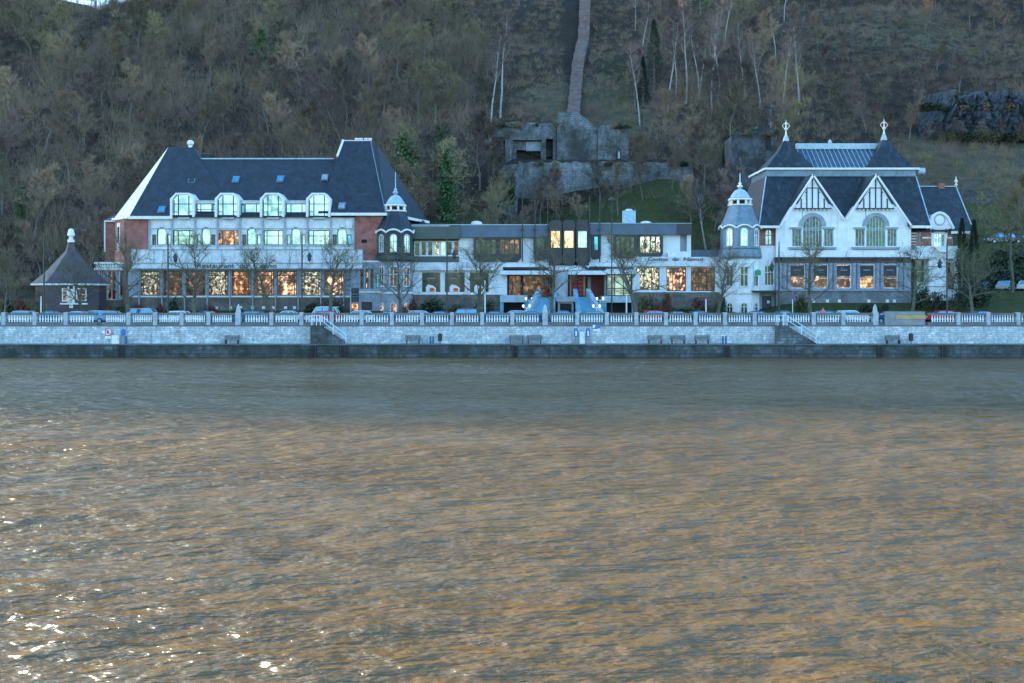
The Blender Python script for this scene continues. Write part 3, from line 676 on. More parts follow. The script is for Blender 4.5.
for i in range(10):
    c = 139.2+23*i-.25*i
    m.pbox(c-.9,269.3,c-.1,314,G-.35,.34); m.pbox(c+.5,269.3,c+1.2,297,G-.2,.19)
m.each('column','concrete_dark',hotel)
MB().pbox(128,295.8,350,297.3,G-.16,.158).build('sill','trim',hotel)
m = MB()
for px in (215,229,239,251,262,272,284,293): m.pbox(px,306.3,px+3,309,G-.08,.06)
m.each('vent_grille','trim',hotel)
# terrace on the left end
m = MB(); m.wall(96,262.5,128,300,D+.6,.4,[(98.5,270,103,299),(107,270,116,300),(119,270,126,298)]); m.build('terrace_wall','stonegrey',hotel)
MB().pbox(94,268,131,270,D+.3,6).pbox(94,262,131,264,D+.3,.3).build('terrace_slab','trim',hotel)
m = MB()
for k in range(13): m.lathe(X(95.5+k*2.7,D),D+.5,[(.12,Z(268,D)),(.2,Z(266.5,D)),(.08,Z(264,D))],6)
m.each('terrace_baluster','trim',hotel)
for a_ in ((98.5,270,103,299,'g_dark'),(107,270,116,300,'g_brown'),(119,270,126,298,'g_dark')): window(hotel,*a_[:4],D+.6,a_[4],fr='trim',cols=(.5,))
MB().pbox(96,300,128,316,D+.5,1).vprism([(X(96,D),D+.9),(X(128,D),D+.9),(X(128,D),D+12),(X(96,D),D+12)],5,Z(269,D)).build('terrace_base','stonewall',hotel)
# annex roof left of the chamfer
m = MB(); Da = 146; m.pbox(105,221,117.5,262,Da,6); m.build('annex_wall','redbrick',hotel)
m = MB(); m.add([(X(104,Da),Da-.2,Z(221,Da)),(X(118,Da),Da-.2,Z(221,Da)),(X(118,Da),Da+5,Z(206,Da)),(X(113,Da),Da+5,Z(206,Da)),(X(104,Da),Da+6,Z(221,Da)),(X(118,Da),Da+6,Z(221,Da))],[(0,1,2,3),(0,3,4),(1,5,2),(3,2,5,4),(0,4,5,1)]); m.build('annex_roof','slate',hotel)
MB().pbox(104,221,105.4,252,Da-.1,.09).pbox(104,220.5,117,221.8,Da-.3,.2).build('annex_trim','trim',hotel)
# lower block at the right end
holes = [(360.3,268.5,363.6,288.8),(365.4,268.5,368.6,288.8),(370.3,268.5,373.4,288.8),(361.5,302,372.2,314),(351,303,358.5,314),(375.8,273,379,288)]
m = MB(); m.wall(350.3,262.2,382,316,D-.8,.5,holes); m.build('wing_wall','stonegrey',hotel)
MB().pbox(350.2,260.6,384,262.2,D-.95,1.3).pbox(350.3,291.5,382,292.6,D-.9,.099).each('wing_cornice','trim',hotel)
MB().pbox(350.5,262.4,381.8,316,D-.28,.6).build('wing_core','blacking',hotel)
for a_ in ((360.3,268.5,363.6,288.8,'g_dark'),(365.4,268.5,368.6,288.8,'g_warm'),(370.3,268.5,373.4,288.8,'g_dark'),(375.8,273,379,288,'g_blue'),(351,303,358.5,314,'g_orange')): window(hotel,*a_[:4],D-.8,a_[4],w=.07)
m = MB(); m.pbox(361.5,302,372.2,314,D-.65,.1)
for k in range(1,8): m.pbox(361.5+k*1.34,302.3,361.6+k*1.34,314,D-.67,.018)
m.build('garage_door','darkdoor',hotel)
# stacked dark sign on a post
Ds = 134
t = thing('menu_sign','tall dark stacked sign on a post before the hotel right end','sign',(X(355,Ds),Ds,4))
MB().pbox(351.5,288,358.8,294,Ds,.15).pbox(351.5,294.3,358.8,296.5,Ds,.15).pbox(351.5,296.8,358.8,301.8,Ds,.15).build('board','signdark',t)
m = MB()
for y0,c in ((290,2.4),(293,2.6),(297.6,2.4),(299.4,2.6),(300.7,1.8)): m.pbox(355-c,y0,355+c,y0+.5,Ds-.012,.01)
m.build('faint_text_lines','tealpaint',t); MB().tube((X(350.6,Ds),Ds+.1,4),(X(350.6,Ds),Ds+.1,Z(287,Ds)),.09).build('post','zinclight',t)
# ================================================================ turret builder
def turret(px, D, name, wide, lab, blue, parent_label, yt, yb, cat='tower'):
    """yt: dict of image rows at distance D"""
    cx = X(px,D); s = D/F
    t = thing(name, lab, cat, (cx,D,5))
    def ring(prof, n=8, rot=.5): return [(r*s, Z(y,D)) for r,y in prof]
    w = wide/2
    bell = 'slate' if not blue else 'zinc'
    body = MB().lathe(cx,D,ring([(w*1.03,yt['sill']),(w*1.03,yt['corn'])]),8,.5); body.build('upper_storey','timber' if not blue else 'zinc',t)
    MB().lathe(cx,D,ring([(w*1.1,yt['base']),(w*1.15,yt['base']-2),(w*1.08,yt['sill']),(w*1.12,yt['sill']-1)]),8,.5).build('corbel_band','slate2' if not blue else 'zinc',t)
    MB().lathe(cx,D,ring([(w*1.0,318),(w*1.0,yt['base'])]),8,.5).build('lower_wall','stonegrey' if not blue else 'white',t)
    MB().lathe(cx,D,ring([(w*1.05,294),(w*1.07,293),(w*1.07,292)]),8,.5).build('string_course','trim',t)
    c0 = yt['corn']
    MB().lathe(cx,D,ring([(w*1.1,c0+.3),(w*1.02,c0-2),(w*.86,c0-8),(w*.70,yt['lan']+5),(w*.60,yt['lan'])]),8,.5).build('bell_roof',bell,t)
    la = yt['lan']
    MB().lathe(cx,D,ring([(w*.64,la),(w*.66,la-1.4),(w*.56,la-1.5)]),8,.5).build('lantern_base','trim',t)
    m = MB()
    for k in range(8):
        a_ = math.pi*2*(k+.5)/8; r = w*.53*s; m.tube((cx+r*math.cos(a_),D+r*math.sin(a_),Z(la-1.5,D)),(cx+r*math.cos(a_),D+r*math.sin(a_),Z(la-6,D)),.16,n=6)
    m.each('lantern_post','trim',t)
    MB().lathe(cx,D,ring([(w*.36,la-1),(w*.36,la-6)]),8,.5).build('lantern_core','blacking',t)
    MB().lathe(cx,D,ring([(w*.56,la-5.3),(w*.64,la-5.8),(w*.64,la-7.2),(w*.5,la-7.4)]),8,.5).build('lantern_cornice','trim',t)
    MB().lathe(cx,D,ring([(w*.56,la-7.4),(w*.50,la-9.5),(w*.38,la-13),(w*.26,la-15.6),(w*.10,la-17),(w*.07,la-18)]),12,.5).build('dome','zinclight' ,t,True)
    MB().lathe(cx,D,ring([(w*.07,la-18),(w*.14,la-18.6),(w*.16,la-20),(w*.06,la-21.5),(w*.1,la-22.6),(w*.03,la-24),(w*.02,yt['top'])]),8).build('finial','zinclight' if not blue else 'gold',t,True)
    # scalloped eaves: an arched hood over every face
    r_in = w*1.1*s*math.cos(math.pi/8)
    m = MB(); side = 2*w*1.1*s*math.sin(math.pi/8)
    for k in range(8):
        a_ = math.pi*2*(k)/8; nrm = Vector((math.cos(a_),math.sin(a_),0)); tan = Vector((-math.sin(a_),math.cos(a_),0)); c = Vector((cx,D,0))+nrm*(r_in+.03)
        zb = Z(c0+2.6,D); n = 8; pr = None
        for q in range(n+1):
            f = -1+2*q/n; h = 3.0*s*math.cos(f*math.pi/2)**.8 if abs(f)<1 else 0
            p = c+tan*f*side/2+Vector((0,0,zb+h))
            if pr is not None: m.tube(pr,p,.13,n=5)
            pr = p
    m.build('scalloped_hood','trim',t)
    for k in (5,6,7):        # faces towards the river
        a_ = math.pi*2*k/8; rot = a_+math.pi/2
        for (y0,y1,ww,arch,g,rad,fr) in ((yt['w0'],yt['w1'],w*.36,True,'g_pale' if not blue else 'g_sky',1.03,'trim'),(266.5,287,w*.42,False,'g_brown' if not blue else 'g_stain',1.0,'trim'),(302.5,313,w*.36,True,'g_orange' if not blue else 'g_mid',1.0,'trim')):
            rr_ = w*rad*s*math.cos(math.pi/8)-.1
            # built flat at the origin, then turned on to its face
            m = MB(); gm_ = MB(); hw = ww*s/2*1.05; z1 = Z(y0,D); z0 = Z(y1,D); n = 8
            pts = [(-hw,z0),(hw,z0)]+([(hw*math.cos(math.pi*q/n),z1-hw+hw*math.sin(math.pi*q/n)) for q in range(n+1)] if arch else [(hw,z1),(-hw,z1)])
            gm_.prism(pts,-.16,-.12)
            op = pts; cxm = 0; czm = (z0+z1)/2
            ip = [(p[0]*.8, czm+(p[1]-czm)*.9) for p in op]
            for q in range(len(op)): m.prism([op[q],op[(q+1)%len(op)],ip[(q+1)%len(op)],ip[q]],-.24,-.1)
            m.box(-.05,.05,-.2,-.165,z0+.1,z1-.1); m.box(-hw+.05,hw-.05,-.2,-.165,czm-.04+ (z1-z0)*.1,czm+.04+(z1-z0)*.1)
            for mb_ in (m,gm_):
                ca,sa = math.cos(rot),math.sin(rot)
                mb_.v = [(cx+(x*ca-(y-rr_)*sa), D+(x*sa+(y-rr_)*ca), z) for x,y,z in mb_.v]
            o = m.build('window',fr if not(not blue and y0<260) else 'concrete',t); gm_.build('glass',g,o)
    return t
turret(395.5,138.6,'corner_turret',36,'dark slate corner turret of the hotel with pale blue dome and white lantern',False,'',dict(top=172,lan=212,corn=231,sill=256,base=262,w0=235,w1=253),None)
# ================================================================ kiosk
Dk = 136.5
Kc=134.8
k = thing('kiosk','small pavilion with flared bell roof and white lantern, left of the hotel','pavilion',(X(64,Dk),Dk,4.8))
cx = X(64,Dk); s = Kc/F
MB().lathe(X(71,Kc),Kc,[(38*s,Z(284,Dk)),(33*s,Z(279.5,Dk)),(22*s,Z(270,Dk)),(14*s,Z(261,Dk)),(5.5*s,Z(252,Dk)),(3.6*s,Z(245,Dk)),(3.3*s,Z(242,Dk))],8,.5,.72).build('roof','slatebrown',k)
MB().lathe(X(71,Kc),Kc,[(38.5*s,Z(285.6,Dk)),(38.5*s,Z(284,Dk))],8,.5,.72).build('gutter','trim',k)
MB().lathe(X(71,Kc),Kc,[(34*s,4.4),(34*s,Z(285.6,Dk))],8,.5,.72).build('wall','slatebrown',k)
o = MB().lathe(X(71,Kc),Kc,[(3.6*s,Z(243,Dk)),(3.6*s,Z(240.5,Dk)),(2.2*s,Z(240.3,Dk)),(2.2*s,Z(237,Dk)),(4*s,Z(236.5,Dk)),(3.2*s,Z(233,Dk)),(2.6*s,Z(230.5,Dk)),(1.2*s,Z(229.5,Dk))],8).build('lantern','trim',k)
yf = Kc-34*s*.72*math.cos(math.pi/8)
for a_ in ((61.5,288,67.5,301.5,'g_brown'),(69,289,72.5,308,'g_sky'),(75.5,288,86,301,'g_brown')): window(k,*a_[:4],yf-.25,a_[4],fr='trim',rows=(.5,),w=.14)
w = window(k,39.5,288,44,301,yf+1.5,'g_sky',fr='trim'); window(k,47,288,58,301,yf+.35,'g_brown',fr='trim')
MB().pbox(60,303,87,304.5,yf-.3,.25).pbox(67.6,286,68.9,303,yf-.3,.25).pbox(73,286,74.3,303,yf-.3,.25).build('frame','trim',k)
# ================================================================ centre building
D = 140.0
cb = thing('casino_annex','long flat roofed white building with dark fascia between the two slate roofed blocks','building',(X(555,D),D,4))
MB().box(X(411,D),X(503,D),D+.5,D+16,3.5,Z(224,D)).box(X(503,D),X(605,D),D+2.6,D+16,3.5,Z(262,D)).box(X(503,D),X(605,D),D+.5,D+16,Z(262,D)+.01,Z(224,D)).box(X(605,D),X(691,D),D+.5,D+16,3.5,Z(224,D)).box(X(691,D),X(722,D),D+.6,D+14,3.5,Z(262,D)).each('core_wall','concrete_dark',cb)
# fascias
MB().pbox(412,226.5,449.5,238.8,D-1.2,1.7).build('fascia','greenfascia',cb); MB().pbox(449.5,226,460,238.8,D-1.25,1.75).build('fascia','greenfascia',cb)
MB().pbox(460,225,549,237.2,D-.8,1.3).build('fascia','bluefascia',cb); MB().pbox(589,223.5,677,234.6,D-.8,1.3).build('fascia','bluefascia',cb); MB().pbox(677,223.5,691.8,234.6,D-.9,1.4).build('fascia','signdark',cb)
MB().pbox(449,224.8,549,225.2,D-.9,16).pbox(589,223,692,223.5,D-.95,16).each('roof_edge','zinclight',cb)
# upper walls
Wn = [(474.5,239,497,256.5),(498.5,239,520.5,256.5),(534,234,546.5,259),(549,220,589,262),(592,234,600.5,259),(614,236,636,256),(639,236,662.5,256),(680,235,687,251.5)]
MB().wall(459,237.2,549,262,D,.45,Wn).wall(589,234.6,691,262,D,.45,Wn).build('upper_wall','white',cb)
MB().pbox(412,239,459,241,D,.4).pbox(412,256.5,459,262,D-.3,.75).each('spandrel','greenfascia',cb)
for i in range(7): 
    x0 = 414+i*6.5; window(cb,x0,240.5,x0+6.4,256.3,D+.05,['g_mid','g_mid','g_mid','g_tree','g_pale','g_mid','g_brown'][i],fr='trim',w=.16)
def hoodbox(px0,py0,px1,py1,ch,name='bay'):
    Dh = D-.7; pts = [(px0,py0+ch*.3),(px0+ch,py0),(px1-ch,py0),(px1,py0+ch*.3),(px1,py1-ch),(px1-ch,py1),(px0+ch,py1),(px0,py1-ch)]
    return pts, Dh
def bay(px0,py0,px1,py1,ch,wins,g,cols=(.33,.66),lab=None):
    pts,Dh = hoodbox(px0,py0,px1,py1,ch); m = MB()
    P = [(X(a,Dh),Z(b,Dh)) for a,b in pts]
    xs0,ys0,xs1,ys1 = wins; I = [(X(a,Dh),Z(b,Dh)) for a,b in ((xs0,ys0),(xs1,ys0),(xs1,ys1),(xs0,ys1))]
    # ring of panels round the window, extruded
    O = [P[0],P[1],P[2],P[3],P[4],P[5],P[6],P[7]]
    seg = [([P[7],P[0],P[1],I[0],I[3]]),([P[1],P[2],I[1],I[0]]),([P[2],P[3],P[4],I[2],I[1]]),([P[4],P[5],P[6],P[7],I[3],I[2]])]
    for sgm in seg: m.prism(sgm, Dh, D+.44)
    o = m.build('window_bay','brownmetal',cb)
    # window set inside the ring
    gl_ = MB(); gl_.box(I[0][0],I[1][0],Dh+.3,Dh+.34,I[2][1],I[0][1]); gl_.build('glass',g,o)
    f = MB(); w_ = .07
    for c in (0,)+tuple(cols)+(1,):
        xx = I[0][0]+(I[1][0]-I[0][0])*c; f.box(xx-w_,xx+w_,Dh+.2,Dh+.295,I[2][1],I[0][1])
    f.box(I[0][0],I[1][0],Dh+.21,Dh+.29,I[2][1],I[2][1]+.15); f.build('mullion','brownmetal',o)
    return o
bay(473.5,237.3,497.5,262,4,(475.5,239.5,496,255),'g_mid',(.26,.5,.76)); bay(498,237.3,521.5,262,4,(499.5,239.5,519.5,255),'g_brown',(.26,.5,.76))
bay(533.5,233,547,260,3,(536,235,544.5,254),'g_dark',()); bay(591.5,232.5,601,259,3,(594,236.5,598.5,251),'g_blue',())
bay(613.5,234.8,637.5,258,4,(616,236.5,635,253),'g_mid',(.25,.5,.75)); bay(638,234.8,663,258,4,(640,236.5,661,254),'g_tree',(.25,.5,.75))
for i,c in enumerate((555.5,569,582.5)):
    Dh = D-1.2; m = MB()
    pts = [(c-6.2,262),(c-6.2,222.5),(c-4.6,220.6),(c-2,219.9),(c+2,219.9),(c+4.6,220.6),(c+6.2,222.5),(c+6.2,262),(c+4,265.5),(c-4,265.5)]
    P = [(X(a,Dh),Z(b,Dh)) for a,b in pts]; I = [(X(a,Dh),Z(b,Dh)) for a,b in ((c-4.4,247.5),(c-4.4,231),(c+4.4,231),(c+4.4,247.5))]
    m.prism([P[0],P[1],I[1],I[0]],Dh,D+3).prism([P[1],P[2],P[3],P[4],P[5],P[6],I[2],I[1]],Dh,D+3).prism([P[6],P[7],I[3],I[2]],Dh,D+3).prism([P[7],P[8],P[9],P[0],I[0],I[3]],Dh,D+3)
    o = m.build('arched_bay','brownmetal',cb)
    MB().box(I[0][0],I[3][0],Dh+.25,Dh+.3,I[0][1],I[1][1]).build('glass',['g_glow','g_glow','g_pale'][i],o)
    MB().pbox(c-4.6,230.3,c+4.6,231,Dh-.1,.098).pbox(c-4.6,247.5,c+4.6,248.2,Dh-.1,.098).build('frame','bluefascia',o)
# white flared band and cornice over the ground floor
Db = D-.9
MB().pbox(412,262.3,503,270.3,Db,1.3).build('band','concrete',cb)
for z_ in (265,267.8): pass
MB().pbox(503,262.3,549,267,Db+.3,1.0).pbox(589,262.3,636,266.5,Db+.3,1.0).pbox(549,265.5,589,270,Db,1.3).build('band','white',cb)
MB().prism([(X(500,Db),Z(262.3,Db)),(X(513,Db),Z(252,Db)),(X(521.8,Db),Z(238,Db)),(X(523,Db),Z(262.3,Db))],D-.3,D-.005).prism([(X(547,Db),Z(262.3,Db)),(X(534,Db),Z(262.3,Db)),(X(541,Db),Z(260.5,Db))],D-.4,D-.3).each('flared_buttress','white',cb)
MB().pbox(500,270.6,606,274.6,Db-.3,1.6).pbox(606,269.2,636,274,Db-.3,1.6).build('entrance_canopy','white',cb)
m = MB(); m.prism([(X(572,Db),Z(259,Db)),(X(576,Db),Z(259,Db)),(X(588,Db),Z(268,Db)),(X(606,Db),Z(268,Db)),(X(606,Db),Z(269.6,Db)),(X(586,Db),Z(269.6,Db))],Db-.35,Db-.02).pbox(503,267.2,549,268.6,Db-.2,.5); m.build('drain_channel','timber',cb)
MB().pbox(636,261.5,722,266.2,Db,1.4).pbox(636,256.8,722,261.5,Db+.12,1.2).build('band','concrete',cb)
MB().pbox(690,250,724,256.6,D+1,.3).build('terrace_parapet','bluefascia',cb)
text('lettering','Casino  de  Namur',cb,676,259.2,Db,Db,.48,'signdark',width=X(706,D)-X(650,D))
MB().pbox(668,252.5,676,256.7,Db+.2,.9).build('air_unit','whitepaint',cb)
# ground floor left
gw = [(421,271.5,441,293),(443.8,271.5,465.5,293),(469,271.5,489.5,293)]
MB().wall(412,270.3,503,294.6,D-.3,.5,gw).build('ground_wall','white',cb)
for i,g_ in enumerate(gw):
    o = window(cb,*g_,D-.3,'g_dark',fr='trim',w=.13)
    # poster of a car in the window
    c = (g_[0]+g_[2])/2; y0 = D-.3+.16-.02
    MB().prism([(X(c-5,D),Z(291.8,D)),(X(c-5,D),Z(287,D)),(X(c-3,D),Z(284.5,D)),(X(c+2,D),Z(285.5,D)),(X(c+5,D),Z(288,D)),(X(c+5,D),Z(291.8,D))],y0,y0+.02).build('poster','orangeboard' if 0 else 'whitepaint',o)
    MB().prism([(X(c-1.5,D),Z(291.5,D)),(X(c-1,D),Z(288.3,D)),(X(c+2,D),Z(287.6,D)),(X(c+3.6,D),Z(289,D)),(X(c+3.6,D),Z(291.5,D))],y0-.02,y0-.002).build('poster_picture','posterorange',o)
    MB().pbox(c-4,277.6,c+4,278.9,y0,.02).build('poster_caption','greyboard',o)
MB().pbox(412,294.6,503,318,D-.45,.8).build('plinth_wall','stonewall',cb)
# entrance
MB().pbox(503,274.8,633,296,D+2.2,.3).build('entrance_wall','redwall',cb)
MB().pbox(503,274.8,507,296,D-.1,2.2).pbox(520,296,521.5,297,D,.1).pbox(632.5,274.2,640,296,D-.3,.8).each('entrance_pier','white',cb)
window(cb,508.5,275.5,521,296,D+1.9,'g_brown',fr='brownmetal',cols=(.3,)); window(cb,523,275.5,547,296,D+1.9,'g_brown',fr='brownmetal',cols=(.5,))
text('lettering','Casino',cb,517.5,285.3,D+1.8,D+1.8,.55,'posterpink',width=1.2)
for x0 in (544,571.5,577.8): 
    o = MB().pbox(x0,276.5,x0+5.4,295.5,D+1.7,.12).build('door','reddoor',cb); m = MB()
    for r_ in range(4):
        for c_ in range(2): m.pbox(x0+.6+c_*2.3,278+r_*4.3,x0+2.4+c_*2.3,281+r_*4.3,D+1.67,.028)
    m.build('door_panes','redwall',o)
MB().pbox(583.6,276,585.2,296,D+1.6,.2).pbox(569.8,276,571.2,296,D+1.6,.2).each('door_frame','orangeboard',cb)
MB().pbox(587.6,277,591,294,D+1.7,.1).pbox(547,277,550,294,D+1.7,.1).each('wall_panel','greyboard',cb)
MB().lathe(X(561.5,D-1.5),D-1.5,[(.85,4),(.85,Z(270,D))],16).build('entrance_column','concrete_dark',cb,False)
o = window(cb,606.5,274.4,631.5,296,D+.2,'g_pale',fr='brownmetal',cols=(.33,.68),rows=(.35,),w=.12)
# podium with garages below and stairs
P0 = D-1.6
MB().wall(500,296,633.5,318,P0,4.2,[(503.5,302.3,524.5,318),(606.5,302.6,632,318),(528,296,601,318)]).each('podium','bluestair',cb)
MB().pbox(500,295.2,527,302.2,P0-.15,.148).pbox(601.5,296,633.5,302.5,P0-.15,.148).each('podium_fascia','zinclight',cb)
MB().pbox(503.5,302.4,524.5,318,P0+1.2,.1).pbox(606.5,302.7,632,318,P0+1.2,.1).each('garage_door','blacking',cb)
Pc = D-5.2
MB().pbox(556.5,296.5,575,301.8,Pc,6.2).pbox(558,301.8,573.5,318,Pc+.5,5.5).build('planter_block','concrete_dark',cb)
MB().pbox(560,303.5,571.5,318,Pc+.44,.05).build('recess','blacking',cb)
zt = Z(295.8,D)
def flight(px0a,px0b,px1a,px1b,name='entrance_steps'):
    # splayed flight: top edge px0a..px0b at the podium, bottom edge px1a..px1b nearer the street
    n = 11; m = MB(); ya, yb = P0+.4, D-7.0; zb = 4.0
    for q in range(n):
        f0,f1 = q/n,(q+1)/n; z = zt-(zt-zb)*(q+.6)/n
        def ed(f): y = ya+(yb-ya)*f; return (X(px0a+(px1a-px0a)*f,y),X(px0b+(px1b-px0b)*f,y),y)
        l0,r0_,y0 = ed(f0); l1,r1_,y1 = ed(f1)
        m.vprism([(l0,y0),(r0_,y0),(r1_,y1),(l1,y1)],3.4,z)
    m.build(name,'bluestair',cb)
    for side in (0,1):
        pts = []
        for f in (0,.5,1):
            y = ya+(yb-ya)*f; px = (px0a+(px1a-px0a)*f) if side==0 else (px0b+(px1b-px0b)*f); pts.append((X(px,y),y,zt-(zt-zb)*f))
        m = MB(); a_,_,b_ = pts; w_ = .28
        m.add([(a_[0]-w_,a_[1],3.4),(a_[0]+w_,a_[1],3.4),(b_[0]+w_,b_[1],3.4),(b_[0]-w_,b_[1],3.4),(a_[0]-w_,a_[1],a_[2]+.95),(a_[0]+w_,a_[1],a_[2]+.95),(b_[0]+w_,b_[1],b_[2]+.75),(b_[0]-w_,b_[1],b_[2]+.75)],[(0,1,2,3),(4,7,6,5),(0,4,5,1),(3,2,6,7),(0,3,7,4),(1,5,6,2)])
        m.build('stair_wall','zinclight' if (side==0)==(px1a<560) else 'bluestair',cb)
flight(539,556,526,551); flight(575,588,579,602)
# ground floor right
gr = [(636.5,267.5,659.5,290),(666.5,267.5,686,291),(691,267.5,715,291)]
MB().wall(633.5,266.2,722,292.2,D-.4,.5,gr).build('ground_wall','white',cb)
for g_,k_ in zip(gr,('g_tree','g_warm','g_brown')): window(cb,*g_,D-.4,k_,cols=(.33,.66),rows=(.8,),w=.11)
MB().pbox(633.5,292.2,722,318,D-.55,.8).build('plinth_wall','stonewall',cb)
# roof things
x = X(629.5,150); c = MB().box(x-.9,x+.9,150,151.5,Z(225,D)-.5,Z(210.5,150)).build('chimney','zinclight',cb); MB().lathe(x,150.7,[(.5,Z(210.5,150)),(.55,Z(209.5,150)),(.3,Z(208.6,150))],8).build('chimney_pot','trim',c)
for px in (476.5,646): MB().lathe(X(px,149),149,[(.8,Z(225,D)-.3),(.8,Z(222.5,149)),(.6,Z(221.6,149)),(.2,Z(221,149))],12).build('roof_dome','trim',cb)
# white globe lamps at the entrance
for i,(px,py,l) in enumerate(((529,297.6,'upper twin globe lamp left of the entrance stairs'),(526.5,305,'lower twin globe lamp left of the entrance stairs'),(600,297.6,'upper twin globe lamp right of the entrance stairs'),(596.5,305,'lower twin globe lamp right of the entrance stairs'))):
    Dd = 137.9 if i%2==0 else 133.2; x = X(px,Dd); z = Z(py,Dd); t = thing('globe_lamp',l,'lamp',(x,Dd,z-2),'white globe lamps by the entrance stairs')
    MB().tube((x,Dd,z-2.2),(x,Dd,z-.35),.06).tube((x-.42,Dd,z-.35),(x+.42,Dd,z-.35),.05).build('post','whitepaint',t)
    for s_ in (-.42,.42): MB().lathe(x+s_,Dd,[(.07,z-.3),(.13,z-.2),(.15,z-.1),(.12,z+.0),(.04,z+.05)],10).build('globe','lampglass',t,True)
# masts
for i,(px,ty) in enumerate(((522.5,198),(535,196),(547.8,194),(589.7,196),(599.8,196),(611.8,200))):
    Dm = 138.7; x = X(px,Dm)
    t = thing('flag_mast','bare dark flag mast before the dark fascia, '+['first','second','third','fourth','fifth'][i]+' from the left' if i<5 else 'tallest dark mast with a flat cap, right of the other flag masts','mast',(x,Dm,Z(262,Dm) if i<5 else 4),'dark masts along the centre building')
    Dq = Dm if i<5 else 132
    x = X(px,Dq); MB().tube((x,Dq,Z(262,Dq) if i<5 else 3.8),(x,Dq,Z(ty,Dq)),.09,.06).build('pole','blackmetal',t)
    if i<5: MB().box(x-.14,x+.14,Dq,Dq+.6,Z(230.5,Dq),Z(228.5,Dq)).build('bracket','blackmetal',t)
    else: MB().lathe(x,Dq,[(.5,Z(ty,Dq)),(.5,Z(ty,Dq)+.15),(.1,Z(ty,Dq)+.3)],10).build('cap','blackmetal',t)
for px,y0,y1,l in ((485,281,312,'slim white post before the left shop windows'),(626.5,278,312,'slim white post right of the entrance stairs'),(706,300,312,'short white post before the right shop windows'),(41,297,312,'short white post by the kiosk')):
    Dd = 131.5; x = X(px,Dd); tag(MB().tube((x,Dd,3.75),(x,Dd,Z(y0,Dd)),.1,.08).lathe(x,Dd,[(.12,Z(y0,Dd)),(.02,Z(y0,Dd)+.12)],8).build('white_post','whitepaint'),l,'post','white posts along the far pavement')
# ================================================================ right casino
D = 138.0
ca = thing('casino_building','white half timbered casino building with twin gables, dark slate roof and gilded finials','building',(X(845,D),D,6))
xl, xr = X(776,D), X(911,D)
MB().vprism([(xl+.1,D+.42),(xr,D+.42),(xr,D+18),(xl+.1,D+18)],4,Z(226,D)).vprism([(xr,D+1.6),(X(958,D),D+1.6),(X(958,D),D+16),(xr,D+16)],4,Z(231,D)).vprism([(X(722,D),D+3),(xl+.1,D+3),(xl+.1,D+16),(X(726,D),D+16)],4,Z(258,D)).build('core_wall','concrete_dark',ca)
# main roof
E = D-.6; zE = Z(226,E); yc = 143.2; zc = Z(176.5,yc)
sl_ = (zc-zE)/(yc-E); yn = D+.46; zn = zE+sl_*(yn-E)
v = [(X(759,E),E,zE),(X(931,E),E,zE),(X(931,E),157,zE),(X(759,E),157,zE),(X(766,yc),yc,zc),(X(916,yc),yc,zc),(X(916,yc),152,zc),(X(766,yc)-.1,152,zc),
     (X(780.6,E),E,zE),(X(780.6,E),yn,zn),(X(909,E),yn,zn),(X(909,E),E,zE),(X(780.6,E),yn,zE),(X(909,E),yn,zE)]
r = MB(); r.add(v,[(0,8,9,4),(9,10,5,4),(11,1,5,10),(1,2,6,5),(2,3,7,6),(4,5,6,7),(8,12,9),(11,10,13),(12,13,10,9),(0,3,12,8),(13,2,1,11),(12,3,2,13)]); r.cur=1; r.add(v,[(3,0,4,7)])
mroof = r.build('roof',['slate2','slatebrown'],ca)
m = MB(); m.tube(v[0],v[4],.08,n=5); m.tube(v[1],v[5],.08,n=5); m.each('hip_cap','zinclight',mroof)
MB().box(v[0][0]-.1,X(780,E),E-.15,E-.01,zE-.28,zE+.05).box(X(911,E),v[1][0]+.05,E-.15,E-.01,zE-.28,zE+.05).box(v[0][0]-.15,v[0][0]-.01,E,157,zE-.28,zE+.05).build('gutter','trim',ca)
